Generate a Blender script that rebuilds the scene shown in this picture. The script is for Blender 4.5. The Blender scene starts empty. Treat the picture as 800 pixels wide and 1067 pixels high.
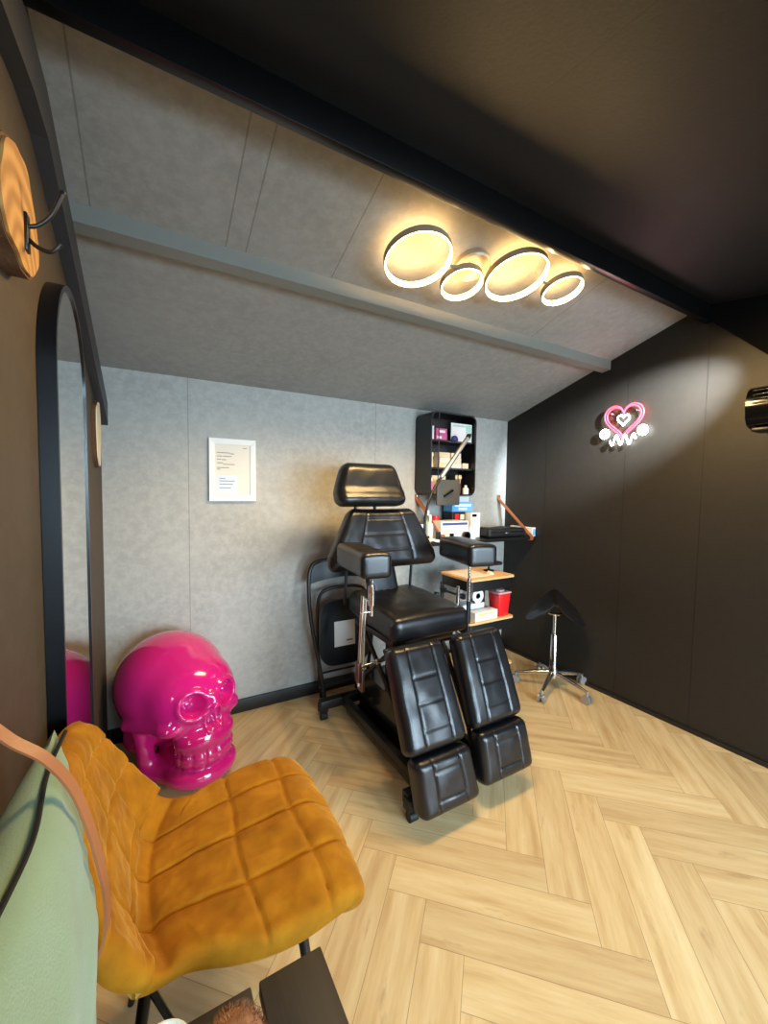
import bpy, bmesh, math, random
import numpy as np
from mathutils import Vector, Matrix, noise
random.seed(7)
PI = math.pi
scene = bpy.context.scene
COL = scene.collection
V = Vector

# ------------------------------------------------------------------ camera
f_px, yaw, pitch, roll = 420.63, .5248, .054, .0147
F = V((math.sin(yaw)*math.cos(pitch), math.cos(yaw)*math.cos(pitch), -math.sin(pitch)))
R0 = V((math.cos(yaw), -math.sin(yaw), 0)); U0 = R0.cross(F)
Rr = R0*math.cos(roll) + U0*math.sin(roll); Uu = U0*math.cos(roll) - R0*math.sin(roll)
cam = bpy.data.cameras.new('camera'); cam_o = bpy.data.objects.new('camera', cam); COL.objects.link(cam_o)
m = Matrix.Identity(4)
for i in range(3):
    m[i][0] = Rr[i]; m[i][1] = Uu[i]; m[i][2] = -F[i]
m[0][3], m[1][3], m[2][3] = 0, 0, 1.3
cam_o.matrix_world = m
cam.sensor_fit = 'HORIZONTAL'; cam.sensor_width = 36; cam.lens = 36*f_px/800
cam.clip_start = .02
scene.camera = cam_o
scene.view_settings.view_transform = 'Standard'; scene.view_settings.look = 'None'
scene.view_settings.gamma = 1; scene.view_settings.use_curve_mapping = False
scene.view_settings.exposure = -0.10

# ------------------------------------------------------------------ materials
def sr(r, g, b):   # 0-255 sRGB to linear
    return tuple((c/255/12.92 if c/255 <= .04045 else ((c/255+.055)/1.055)**2.4) for c in (r, g, b)) + (1,)
class MT:
    def __init__(s, name):
        s.m = bpy.data.materials.new(name); s.m.use_nodes = True
        s.t = s.m.node_tree; s.b = s.t.nodes['Principled BSDF']; s.out = s.t.nodes['Material Output']
    def n(s, typ, **kw):
        nd = s.t.nodes.new(typ)
        for k, v in kw.items(): setattr(nd, k, v)
        return nd
    def l(s, a, b): s.t.links.new(a, b)
    def set(s, **kw):
        for k, v in kw.items(): s.b.inputs[k.replace('_', ' ')].default_value = v
        return s
    def math(s, op, a, b=None, c=None):
        nd = s.n('ShaderNodeMath', operation=op)
        for i, x in enumerate((a, b, c)):
            if x is None: continue
            if isinstance(x, (int, float)): nd.inputs[i].default_value = x
            else: s.l(x, nd.inputs[i])
        return nd.outputs[0]
    def mix(s, fac, a, b, blend='MIX'):
        nd = s.n('ShaderNodeMix', data_type='RGBA', blend_type=blend)
        for i, x in ((0, fac), (6, a), (7, b)):
            if isinstance(x, (int, float, tuple)): nd.inputs[i].default_value = x
            else: s.l(x, nd.inputs[i])
        return nd.outputs[2]
    def noise(s, scale, detail=3, vec=None, rough=.55):
        nd = s.n('ShaderNodeTexNoise'); nd.inputs['Scale'].default_value = scale
        nd.inputs['Detail'].default_value = detail; nd.inputs['Roughness'].default_value = rough
        if vec is None:
            vec = s.n('ShaderNodeTexCoord').outputs['Object']
        s.l(vec, nd.inputs['Vector'])
        return nd.outputs['Fac']
    def ramp(s, fac, stops):
        nd = s.n('ShaderNodeValToRGB'); e = nd.color_ramp.elements
        while len(e) < len(stops): e.new(.5)
        for el, (p, c) in zip(e, stops): el.position = p; el.color = c
        s.l(fac, nd.inputs[0]); return nd.outputs[0]
    def bump(s, h, strength=.3, dist=.01):
        nd = s.n('ShaderNodeBump'); nd.inputs['Strength'].default_value = strength
        nd.inputs['Distance'].default_value = dist; s.l(h, nd.inputs['Height'])
        s.l(nd.outputs[0], s.b.inputs['Normal']); return nd

def scale_c(c, k): return tuple(min(1, x*k) for x in c[:3]) + (1,)
def plain(name, c, rough=.5, metal=0, var=.12, nscale=12, bump=0, bscale=60, **kw):
    t = MT(name)
    nz = t.noise(nscale, 3)
    t.l(t.mix(nz, scale_c(c, 1-var), scale_c(c, 1+var)), t.b.inputs['Base Color'])
    t.set(Roughness=rough, Metallic=metal, **kw)
    if bump: t.bump(t.noise(bscale, 3), bump, .004)
    return t.m
def glow(name, c, s):
    t = MT(name); t.set(Base_Color=c, Emission_Color=c, Emission_Strength=s, Roughness=.4)
    return t.m
def panel(name, c, seams, axis, seam_c, rough=.6, spec=.4, mottle=.25, bump=.25, ymax=None, seam_f=.75):
    """wall panel with soft plaster mottling and thin vertical joints"""
    t = MT(name); co = t.n('ShaderNodeTexCoord').outputs['Object']
    n1 = t.noise(2.2, 5, co, .6); n2 = t.noise(26, 4, co, .7); n3 = t.noise(110, 2, co)
    a = t.mix(n1, scale_c(c, 1-mottle), scale_c(c, 1+mottle))
    a = t.mix(t.math('MULTIPLY', t.ramp(n2, [(.4, (0, 0, 0, 1)), (.65, (1, 1, 1, 1))]), .7), a, scale_c(c, 1.25))
    sep = t.n('ShaderNodeSeparateXYZ'); t.l(co, sep.inputs[0])
    x = sep.outputs['XYZ'.index(axis)]
    s = None
    for p in seams:
        d = t.math('ABSOLUTE', t.math('SUBTRACT', x, p))
        k = t.math('LESS_THAN', d, .0022)
        s = k if s is None else t.math('MAXIMUM', s, k)
    if s is not None and ymax: s = t.math('MULTIPLY', s, t.math('LESS_THAN', sep.outputs[1], ymax))
    if s is not None:
        a = t.mix(t.math('MULTIPLY', s, seam_f), a, seam_c)
    t.l(a, t.b.inputs['Base Color']); t.set(Roughness=rough, Specular_IOR_Level=spec)
    h = t.math('ADD', t.math('MULTIPLY', n2, .6), t.math('MULTIPLY', n3, .4))
    if s is not None: h = t.math('SUBTRACT', h, t.math('MULTIPLY', s, 1.5))
    t.bump(h, bump, .003)
    return t.m
GREY = sr(163, 161, 154)
M = {}
M['wall_grey'] = panel('grey_plaster_panel', scale_c(GREY, 1.0), (.178, 1.31), 'X', sr(90, 88, 82), seam_f=.45)
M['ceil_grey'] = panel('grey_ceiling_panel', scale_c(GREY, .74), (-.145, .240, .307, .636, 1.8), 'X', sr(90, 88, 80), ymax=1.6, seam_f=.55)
M['wall_black'] = panel('black_wall_panel', sr(35, 31, 26), (2.006, 1.43, 1.02), 'Y', sr(10, 9, 9), .5, .35, .1, .2)
M['wall_brown'] = panel('dark_brown_wall_panel', sr(68, 58, 46), (), 'Y', sr(10, 9, 9), .6, .3, .1, .2)
M['roof_black'] = panel('black_roof_panel', sr(18, 17, 16), (.8, 1.352), 'X', sr(8, 8, 8), .55, .3, .08, .2)
M['beam_grey'] = plain('grey_painted_timber', sr(122, 122, 114), .5, var=.06)
M['beam_black'] = plain('black_painted_timber', sr(8, 8, 8), .3, var=.1)
M['matt_black'] = plain('matt_black_board', sr(9, 9, 9), .85, var=.1, Specular_IOR_Level=.1)
M['slate'] = plain('slate_painted_timber', sr(52, 53, 54), .5, var=.08)
M['base_black'] = plain('black_baseboard', sr(24, 23, 22), .45, var=.1)

# plank floor
t = MT('oak_herringbone')
uv = t.n('ShaderNodeUVMap', uv_map='UVMap').outputs[0]
ran = t.n('ShaderNodeAttribute', attribute_name='rnd').outputs['Fac']
sep = t.n('ShaderNodeSeparateXYZ'); t.l(uv, sep.inputs[0])
comb = t.n('ShaderNodeCombineXYZ')
t.l(t.math('MULTIPLY', sep.outputs[0], 2.2), comb.inputs[0]); t.l(t.math('MULTIPLY', sep.outputs[1], 22), comb.inputs[1])
t.l(t.math('MULTIPLY', ran, 57), comb.inputs[2])
g1 = t.noise(1.0, 5, comb.outputs[0], .6)
comb2 = t.n('ShaderNodeCombineXYZ')
t.l(t.math('MULTIPLY', sep.outputs[0], 14), comb2.inputs[0]); t.l(t.math('MULTIPLY', sep.outputs[1], 190), comb2.inputs[1]); t.l(ran, comb2.inputs[2])
g2 = t.noise(1.0, 3, comb2.outputs[0], .6)
comb3 = t.n('ShaderNodeCombineXYZ')
t.l(t.math('MULTIPLY', sep.outputs[0], 5), comb3.inputs[0]); t.l(t.math('MULTIPLY', sep.outputs[1], 20), comb3.inputs[1]); t.l(t.math('MULTIPLY', ran, 91), comb3.inputs[2])
g3 = t.noise(1.0, 4, comb3.outputs[0], .65)
c = t.ramp(g1, [(.3, sr(190, 156, 106)), (.5, sr(214, 186, 136)), (.7, sr(226, 204, 156))])
c = t.mix(t.math('MULTIPLY', g2, .35), c, sr(176, 140, 95))
kn = t.ramp(g3, [(.62, (0, 0, 0, 1)), (.74, (1, 1, 1, 1))])
c = t.mix(t.math('MULTIPLY', kn, .45), c, sr(150, 112, 70))
pv = t.ramp(ran, [(0, (.84, .82, .80, 1)), (1, (1.0, 1.0, 1.0, 1))])
c = t.mix(1.0, c, pv, 'MULTIPLY')
PL, PW = .6325, .1265
du = t.math('MINIMUM', sep.outputs[0], t.math('SUBTRACT', PL, sep.outputs[0]))
dv = t.math('MINIMUM', sep.outputs[1], t.math('SUBTRACT', PW, sep.outputs[1]))
ed = t.math('LESS_THAN', t.math('MINIMUM', du, dv), .0009)
c = t.mix(t.math('MULTIPLY', ed, .6), c, sr(96, 70, 42))
t.l(c, t.b.inputs['Base Color']); t.set(Roughness=.42, Specular_IOR_Level=.4)
t.bump(t.math('SUBTRACT', t.math('MULTIPLY', g2, .3), ed), .25, .002)
M['floor'] = t.m

def leather(name, c, rough=.3, bump=.25):
    t = MT(name)
    co = t.n('ShaderNodeTexCoord').outputs['Object']
    vo = t.n('ShaderNodeTexVoronoi'); vo.inputs['Scale'].default_value = 260; t.l(co, vo.inputs['Vector'])
    n = t.noise(9, 4, co)
    t.l(t.mix(n, scale_c(c, .8), scale_c(c, 1.25)), t.b.inputs['Base Color'])
    t.l(t.math('MULTIPLY_ADD', n, .16, rough-.08), t.b.inputs['Roughness'])
    h = t.math('ADD', t.math('MULTIPLY', vo.outputs['Distance'], .5), t.math('MULTIPLY', n, 1.0))
    t.bump(h, bump, .002); t.set(Specular_IOR_Level=.55)
    return t.m
M['leather'] = leather('black_leather', sr(17, 17, 19), .31)
M['chrome'] = plain('chrome', (.75, .75, .76, 1), .16, 1, .05)
M['alu'] = plain('brushed_aluminium', (.40, .40, .40, 1), .48, .8, .08)
M['copper'] = plain('rusty_steel_bracket', sr(120, 88, 76), .35, .9, .2)
M['black_metal'] = plain('black_powder_coated_steel', sr(15, 15, 16), .4, 0, .1)
M['gloss_black'] = plain('gloss_black_plastic', sr(8, 8, 9), .12, 0, .1)
M['grey_metal'] = plain('olive_grey_steel', sr(74, 72, 64), .5, 0, .1)
M['rubber'] = plain('black_rubber', sr(12, 12, 12), .6)
M['oak'] = plain('light_wood', sr(222, 178, 122), .5, 0, .1, 20)
M['white'] = plain('white_plastic', sr(236, 234, 228), .4, 0, .03)
M['paper'] = plain('white_paper', sr(232, 232, 230), .8, 0, .02)
M['paper_warm'] = plain('cream_paper', sr(226, 218, 204), .8, 0, .02)
M['paper_blue'] = plain('pale_blue_paper', sr(214, 222, 236), .8, 0, .02)
M['print'] = plain('grey_print', sr(120, 118, 116), .8, 0, .02)
M['red'] = plain('red_plastic', sr(214, 30, 34), .3, 0, .05)
M['pinkbox'] = plain('pink_card', sr(205, 90, 140), .6, 0, .25, 40)
M['cream'] = plain('cream_card', sr(222, 208, 178), .6, 0, .06)
M['mint'] = plain('mint_card', sr(176, 214, 196), .6, 0, .05)
M['blue'] = plain('light_blue_card', sr(96, 168, 222), .5, 0, .08)
M['navy'] = plain('navy_print', sr(60, 74, 150), .6, 0, .05)
M['brown_leather'] = leather('brown_leather_strap', sr(142, 82, 48), .5, .15)
M['tan_strap'] = leather('tan_leather_strap', sr(158, 98, 60), .5, .15)
M['mirror'] = MT('mirror_glass').set(Base_Color=(.86, .88, .87, 1), Metallic=1.0, Roughness=.02).m
M['mirror_frame'] = plain('black_mirror_frame', sr(13, 14, 18), .3, 0, .1)
M['clear'] = MT('clear_plastic').set(Base_Color=(.8, .82, .84, 1), Roughness=.08, Transmission_Weight=.8, IOR=1.4).m
M['ring'] = glow('warm_led_diffuser', (1, .62, .24, 1), 38)
M['ring_frame'] = plain('bronze_grey_ring_housing', sr(160, 146, 122), .4, .3, .05)
M['neon_red'] = glow('red_neon_tube', (1, .03, .05, 1), 9)
M['neon_white'] = glow('white_neon_tube', (.95, 1, .93, 1), 17)
t = MT('pink_lacquer')
t.set(Base_Color=sr(200, 26, 112), Roughness=.12, Specular_IOR_Level=.6, Coat_Weight=.6, Coat_Roughness=.05)
t.bump(t.noise(7, 2), .05, .01); M['pink'] = t.m
t = MT('mustard_velvet')
n = t.noise(14, 4); n2 = t.noise(300, 2)
t.l(t.ramp(n, [(.3, sr(138, 86, 10)), (.5, sr(156, 99, 12)), (.7, sr(172, 114, 22))]), t.b.inputs['Base Color'])
t.set(Roughness=.85, Sheen_Weight=.6, Sheen_Roughness=.35, Sheen_Tint=sr(235, 180, 90), Specular_IOR_Level=.15)
t.bump(t.math('ADD', t.math('MULTIPLY', n2, .3), n), .3, .006); M['velvet'] = t.m
t = MT('sage_linen')
co = t.n('ShaderNodeTexCoord').outputs['Object']
n = t.noise(5, 4, co); w = t.noise(420, 2, co)
t.l(t.mix(n, sr(118, 140, 108), sr(146, 166, 132)), t.b.inputs['Base Color'])
t.set(Roughness=.9, Sheen_Weight=.2, Specular_IOR_Level=.15); t.bump(w, .4, .002); M['sage'] = t.m
t = MT('cut_wood_face')
co = t.n('ShaderNodeTexCoord').outputs['Object']
wv = t.n('ShaderNodeTexWave', wave_type='RINGS', rings_direction='X'); wv.inputs['Scale'].default_value = 9
wv.inputs['Distortion'].default_value = 4; wv.inputs['Detail'].default_value = 3; t.l(co, wv.inputs[0])
t.l(t.mix(wv.outputs[1], sr(150, 104, 48), sr(186, 140, 76)), t.b.inputs['Base Color']); t.set(Roughness=.6); M['slice'] = t.m
M['bark'] = plain('bark', sr(88, 60, 34), .9, 0, .4, 40, .8, 60)
t = MT('dark_stained_wood')
co = t.n('ShaderNodeTexCoord').outputs['Object']
mp = t.n('ShaderNodeMapping'); mp.inputs['Scale'].default_value = (60, 3, 60); t.l(co, mp.inputs[0])
g = t.noise(1, 4, mp.outputs[0])
t.l(t.mix(g, sr(36, 33, 31), sr(60, 56, 52)), t.b.inputs['Base Color']); t.set(Roughness=.5); t.bump(g, .3, .003); M['bench'] = t.m
M['fur'] = plain('brown_fur', sr(150, 104, 70), .95, 0, .3, 80)

# ------------------------------------------------------------------ builders
BASE = {}
def tag(o, label=None, cat=None, group=None, kind=None):
    if label: o['label'] = label
    if cat: o['category'] = cat
    if group: o['group'] = group
    if kind: o['kind'] = kind
    return o
def thing(name, label, cat, loc, group=None):
    o = bpy.data.objects.new(name, None); COL.objects.link(o); o.location = loc
    o.empty_display_size = .05
    BASE[o.name] = V(loc)
    return tag(o, label, cat, group)
def copy_tree(o, parent=None):
    c = o.copy(); COL.objects.link(c); c.parent = parent
    for ch in o.children: copy_tree(ch, c)
    return c
def frame_from(d):
    d = V(d).normalized(); a = V((0, 0, 1)) if abs(d.z) < .95 else V((1, 0, 0))
    x = a.cross(d).normalized(); return x, d.cross(x)
def catmull(pts, n=8, closed=False):
    P = [V(p) for p in pts]; out = []; N = len(P)
    for i in range(N if closed else N-1):
        p0 = P[(i-1) % N] if closed or i > 0 else P[0]*2-P[1]
        p1 = P[i]; p2 = P[(i+1) % N]
        p3 = P[(i+2) % N] if closed or i+2 < N else P[-1]*2-P[-2]
        for k in range(n):
            s = k/n
            out.append(.5*((2*p1)+(p2-p0)*s+(2*p0-5*p1+4*p2-p3)*s*s+(3*p1-p0-3*p2+p3)*s**3))
    if not closed: out.append(P[-1])
    return out
class MB:
    def __init__(s): s.bm = bmesh.new(); s.mats = [M['white']]; s.mi = 0
    def _fin(s, f):
        f.material_index = s.mi
        return f
    def use(s, m):
        if not hasattr(s, 'started'): s.mats = [m]; s.started = 1; s.mi = 0
        elif m in s.mats: s.mi = s.mats.index(m)
        else: s.mats.append(m); s.mi = len(s.mats)-1
        return s
    def box(s, c, size, rot=None, bevel=0, seg=2):
        b = bmesh.new(); bmesh.ops.create_cube(b, size=1)
        for v in b.verts: v.co = V((v.co.x*size[0], v.co.y*size[1], v.co.z*size[2]))
        if bevel: bmesh.ops.bevel(b, geom=b.edges[:], offset=bevel, segments=seg, profile=.5, affect='EDGES')
        mt = Matrix.Translation(V(c)) @ ((rot or Matrix.Identity(3)).to_4x4())
        return s.merge(b, mt)
    def merge(s, b, mt=Matrix.Identity(4)):
        vs = {v: s.bm.verts.new(mt @ v.co) for v in b.verts}
        for f in b.faces:
            s._fin(s.bm.faces.new([vs[v] for v in f.verts]))
        b.free(); return s
    def rbox(s, size, r, mt, n=(12, 12, 6), warp=None):
        """rounded padded block; warp(p) edits local coordinates"""
        h = [x/2 for x in size]
        b = bmesh.new(); grid = {}
        def vert(i, j, k):
            key = (i, j, k)
            if key not in grid:
                p = []
                for a, idx in enumerate((i, j, k)):
                    q = idx/n[a]*2-1
                    p.append(h[a]*math.sin(q*PI/2)*.35 + h[a]*q*.65)
                c = [max(-(h[a]-r), min(h[a]-r, p[a])) for a in range(3)]
                d = V([p[a]-c[a] for a in range(3)])
                P = V(c) + (d.normalized()*r if d.length > 1e-9 else d)
                if warp: P = V(warp(P))
                grid[key] = b.verts.new(P)
            return grid[key]
        for a in range(3):
            u_, v_ = (a+1) % 3, (a+2) % 3
            for side in (0, n[a]):
                for i in range(n[u_]):
                    for j in range(n[v_]):
                        q = []
                        for (x, y) in ((0, 0), (1, 0), (1, 1), (0, 1)):
                            idx = [0, 0, 0]; idx[a] = side; idx[u_] = i+x; idx[v_] = j+y
                            q.append(vert(*idx))
                        if side == 0: q.reverse()
                        b.faces.new(q)
        return s.merge(b, mt)
    def tube(s, pts, r, n=10, closed=False, caps=True):
        pts = [V(p) for p in pts]; N = len(pts)
        rs = r if isinstance(r, (list, tuple)) else [r]*N
        rings = []; px = None
        for i, p in enumerate(pts):
            if closed: d = pts[(i+1) % N]-pts[i-1]
            else: d = pts[min(i+1, N-1)]-pts[max(i-1, 0)]
            d.normalize()
            if px is None: px = frame_from(d)[0]
            else:
                px = (px - d*px.dot(d))
                px = px.normalized() if px.length > 1e-6 else frame_from(d)[0]
            y = d.cross(px)
            rings.append([s.bm.verts.new(p+(px*math.cos(2*PI*k/n)+y*math.sin(2*PI*k/n))*rs[i]) for k in range(n)])
        for i in range(N if closed else N-1):
            a, b = rings[i], rings[(i+1) % N]
            for k in range(n): s._fin(s.bm.faces.new((a[k], a[(k+1) % n], b[(k+1) % n], b[k])))
        if caps and not closed:
            s._fin(s.bm.faces.new(rings[0][::-1])); s._fin(s.bm.faces.new(rings[-1]))
        return s
    def cyl(s, a, b, r0, r1=None, n=20):
        return s.tube([a, b], [r0, r0 if r1 is None else r1], n)
    def lathe(s, prof, c, axis=(0, 0, 1), n=28):
        ax = V(axis).normalized(); x, y = frame_from(ax); c = V(c); rings = []
        for (r, z) in prof:
            if r < 1e-6: rings.append([s.bm.verts.new(c+ax*z)])
            else: rings.append([s.bm.verts.new(c+ax*z+(x*math.cos(2*PI*k/n)+y*math.sin(2*PI*k/n))*r) for k in range(n)])
        for a, b in zip(rings, rings[1:]):
            for k in range(n):
                k2 = (k+1) % n
                if len(a) == 1 and len(b) == 1: continue
                if len(a) == 1: s._fin(s.bm.faces.new((a[0], b[k2], b[k])))
                elif len(b) == 1: s._fin(s.bm.faces.new((a[k], a[k2], b[0])))
                else: s._fin(s.bm.faces.new((a[k], a[k2], b[k2], b[k])))
        if len(rings[0]) > 1: s._fin(s.bm.faces.new(rings[0][::-1]))
        if len(rings[-1]) > 1: s._fin(s.bm.faces.new(rings[-1]))
        return s
    def prism(s, outline, ax_u, ax_v, depth, origin=(0, 0, 0)):
        """extrude a 2-D outline (u,v) along depth vector"""
        o = V(origin); u_, v_, d = V(ax_u), V(ax_v), V(depth)
        a = [s.bm.verts.new(o+u_*p[0]+v_*p[1]) for p in outline]; b = [s.bm.verts.new(v.co+d) for v in a]
        s._fin(s.bm.faces.new(a[::-1])); s._fin(s.bm.faces.new(b))
        for i in range(len(a)):
            j = (i+1) % len(a); s._fin(s.bm.faces.new((a[i], a[j], b[j], b[i])))
        return s
    def ribbon(s, pts, width_vec, thick_vec):
        pts = [V(p) for p in pts]; w = V(width_vec)/2; th = thick_vec
        rows = []
        for i, p in enumerate(pts):
            d = (pts[min(i+1, len(pts)-1)]-pts[max(i-1, 0)]).normalized()
            nrm = d.cross(w).normalized()*th/2
            rows.append([s.bm.verts.new(p+a) for a in (w+nrm, -w+nrm, -w-nrm, w-nrm)])
        for a, b in zip(rows, rows[1:]):
            for k in range(4): s._fin(s.bm.faces.new((a[k], a[(k+1) % 4], b[(k+1) % 4], b[k])))
        s._fin(s.bm.faces.new(rows[0][::-1])); s._fin(s.bm.faces.new(rows[-1]))
        return s
    def build(s, name, mat=None, parent=None, base=None, smooth=True, angle=40):
        """link as one mesh; vertices are given in world space, base is the thing's foot"""
        if mat is not None and not hasattr(s, 'started'): s.mats = [mat]
        if parent is not None:
            r = parent
            while r.parent: r = r.parent
            b = BASE[r.name]
            # a mesh parent sits at its thing's origin already
        else: b = V(base) if base is not None else V((0, 0, 0))
        bmesh.ops.recalc_face_normals(s.bm, faces=s.bm.faces[:])
        for v in s.bm.verts: v.co -= b
        me = bpy.data.meshes.new(name); s.bm.to_mesh(me); s.bm.free()
        for mm in s.mats: me.materials.append(mm)
        if smooth:
            me.polygons.foreach_set('use_smooth', [True]*len(me.polygons))
            me.set_sharp_from_angle(angle=math.radians(angle))
        o = bpy.data.objects.new(name, me); COL.objects.link(o)
        if parent is not None: o.parent = parent
        else: o.location = b; BASE[o.name] = b
        return o
def single(mb, name, mat, label, cat, base, group=None, **kw):
    return tag(mb.build(name, mat, None, base, **kw), label, cat, group)
def struct(mb, name, mat, **kw):
    return tag(mb.build(name, mat, **kw), kind='structure')
def rotz(a): return Matrix.Rotation(a, 3, 'Z')
def basis(x, y, z, o):
    mm = Matrix.Identity(4)
    for i in range(3): mm[i][0] = x[i]; mm[i][1] = y[i]; mm[i][2] = z[i]; mm[i][3] = o[i]
    return mm

# ------------------------------------------------------------------ room shell
XL, XR, YB, YF = -.203, 2.542, 2.391, -1.35
S1, ZW = .3144, 1.875
RY, RZ, S2 = 1.02, 2.285, .17
def zc(y): return ZW+S1*(YB-y)
def zr(y): return RZ-S2*(RY-y)
T = .08
# floor of single planks
bm = bmesh.new(); uvl = bm.loops.layers.uv.new('UVMap'); rl = bm.faces.layers.float.new('rnd')
k2 = 2**-.5
def plank(a0, b0, along_a):
    la, lb = (PL, PW) if along_a else (PW, PL)
    cs = [(a0, b0), (a0+la, b0), (a0+la, b0+lb), (a0, b0+lb)]
    vs = [bm.verts.new(((a-b)*k2, (a+b)*k2, 0)) for a, b in cs]
    xs = [v.co.x for v in vs]; ys = [v.co.y for v in vs]
    if max(xs) < XL or min(xs) > XR or max(ys) < YF or min(ys) > YB:
        for v in vs: bm.verts.remove(v)
        return
    f = bm.faces.new(vs); f[rl] = random.random()
    uvs = [(0, 0), (PL, 0), (PL, PW), (0, PW)] if along_a else [(0, 0), (0, PW), (PL, PW), (PL, 0)]
    for lp, q in zip(f.loops, uvs): lp[uvl].uv = q
for i in range(-40, 41):
    for j in range(-4, 5):
        a0 = 1.217 - PW*i + 2*PL*j; b0 = -.34-PW-PW*i
        plank(a0, b0, True)
        plank(a0-PW, b0, False)
for co, no in (((XL, 0, 0), (-1, 0, 0)), ((XR, 0, 0), (1, 0, 0)), ((0, YB, 0), (0, 1, 0)), ((0, YF, 0), (0, -1, 0))):
    bmesh.ops.bisect_plane(bm, geom=bm.verts[:]+bm.edges[:]+bm.faces[:], plane_co=co, plane_no=no, clear_outer=True)
me = bpy.data.meshes.new('floor')
rv = [f[rl] for f in bm.faces]
bm.to_mesh(me); bm.free()
me.materials.append(M['floor'])
fl = bpy.data.objects.new('floor', me); COL.objects.link(fl); tag(fl, kind='structure')
mod = fl.modifiers.new('thickness', 'SOLIDIFY'); mod.thickness = .03; mod.offset = -1

struct(MB().box(((XL+XR)/2, YB+T/2, ZW/2), (XR-XL+2*T, T, ZW+.02)), 'wall_back', M['wall_grey'], smooth=False)
def gable(x0, x1):
    o = [(YF, 0), (YB, 0), (YB, ZW), (RY+.05, zc(RY+.05)), (RY, RZ), (YF, zr(YF))]
    return MB().prism(o, (0, 1, 0), (0, 0, 1), (x1-x0, 0, 0), (x0, 0, 0))
struct(gable(XR, XR+T), 'wall_right', M['wall_black'], smooth=False)
struct(gable(XL-T, XL), 'wall_left', M['wall_brown'], smooth=False)
# front wall with a glazed door opening and a window
DX0, DX1, DZ = 1.25, 2.35, 1.78
WX0, WX1, WZ0, WZ1 = -.02, .98, .75, 1.70
mb = MB(); zt = zr(YF)
mb.box(((XL+WX0)/2, YF-T/2, zt/2), (WX0-XL, T, zt)); mb.box(((WX1+DX0)/2, YF-T/2, zt/2), (DX0-WX1, T, zt))
mb.box(((DX1+XR)/2, YF-T/2, zt/2), (XR-DX1, T, zt)); mb.box(((DX0+DX1)/2, YF-T/2, (DZ+zt)/2), (DX1-DX0, T, zt-DZ))
mb.box(((WX0+WX1)/2, YF-T/2, WZ0/2), (WX1-WX0, T, WZ0)); mb.box(((WX0+WX1)/2, YF-T/2, (WZ1+zt)/2), (WX1-WX0, T, zt-WZ1))
struct(mb, 'wall_front', M['wall_black'], smooth=False)
def glazing(name, x0, x1, z0, z1, mullions):
    o = MB(); w = .05
    o.box(((x0+x1)/2, YF-T/2, z1-w/2), (x1-x0, .06, w)).box(((x0+x1)/2, YF-T/2, z0+w/2), (x1-x0, .06, w))
    for x in [x0+w/2, x1-w/2]+mullions: o.box((x, YF-T/2, (z0+z1)/2), (w, .06, z1-z0-2*w))
    return struct(o, name, M['base_black'], smooth=False)
glazing('door_1', DX0, DX1, 0.0, DZ, [])
glazing('window_1', WX0, WX1, WZ0, WZ1, [.48])
# sloping ceilings
def slab(ya, za, yb, zb, name, mat):
    o = [(ya, za), (yb, zb), (yb, zb+T), (ya, za+T)]
    return struct(MB().prism(o, (0, 1, 0), (0, 0, 1), (XR-XL+2*T, 0, 0), (XL-T, 0, 0)), name, mat, smooth=False)
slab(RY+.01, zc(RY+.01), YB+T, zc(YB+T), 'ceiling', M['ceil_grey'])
slab(YF-T, zr(YF-T), RY+.01, zr(RY+.01), 'ceiling', M['roof_black'])
# ridge beam, ledge board, grey purlin, rafter
struct(MB().box(((XL+XR)/2, RY+.012, 2.25), (XR-XL, .03, .1), bevel=.002), 'trim_1', M['beam_black'])
struct(MB().prism([(1.545, 2.086), (1.600, 2.078), (1.612, zc(1.612)), (1.545, zc(1.545))], (0, 1, 0), (0, 0, 1), (XR-XL, 0, 0), (XL, 0, 0)), 'trim_2', M['beam_grey'], smooth=False)
struct(MB().prism([(YF, zr(YF)-.27), (YF, zr(YF)-.17), (1.0, 2.12), (1.12, 2.12), (YB, zc(YB)-.17), (YB, zc(YB)-.28), (1.12, 2.02), (1.0, 2.02)], (0, 1, 0), (0, 0, 1), (.03, 0, 0), (XL, 0, 0)), 'trim_3', M['slate'], smooth=False)
struct(MB().prism([(1.03, 2.215), (.783, 1.967), (.25, 1.967), (.25, zr(.25)), (1.03, zr(1.02))], (0, 1, 0), (0, 0, 1), (.02, 0, 0), (XR-.02, 0, 0)), 'trim_4', M['matt_black'], smooth=False)
bh = .075
struct(MB().box(((XL+XR)/2, YB-.008, bh/2), (XR-XL, .016, bh), bevel=.002), 'baseboard_back', M['base_black'])
struct(MB().box((XR-.006, (YF+YB)/2, .012), (.012, YB-YF-.03, .024), bevel=.002), 'baseboard_right', M['base_black'])
struct(MB().box((XL+.008, (YF+YB)/2, bh/2), (.016, YB-YF-.03, bh), bevel=.002), 'baseboard_left', M['base_black'])

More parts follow.
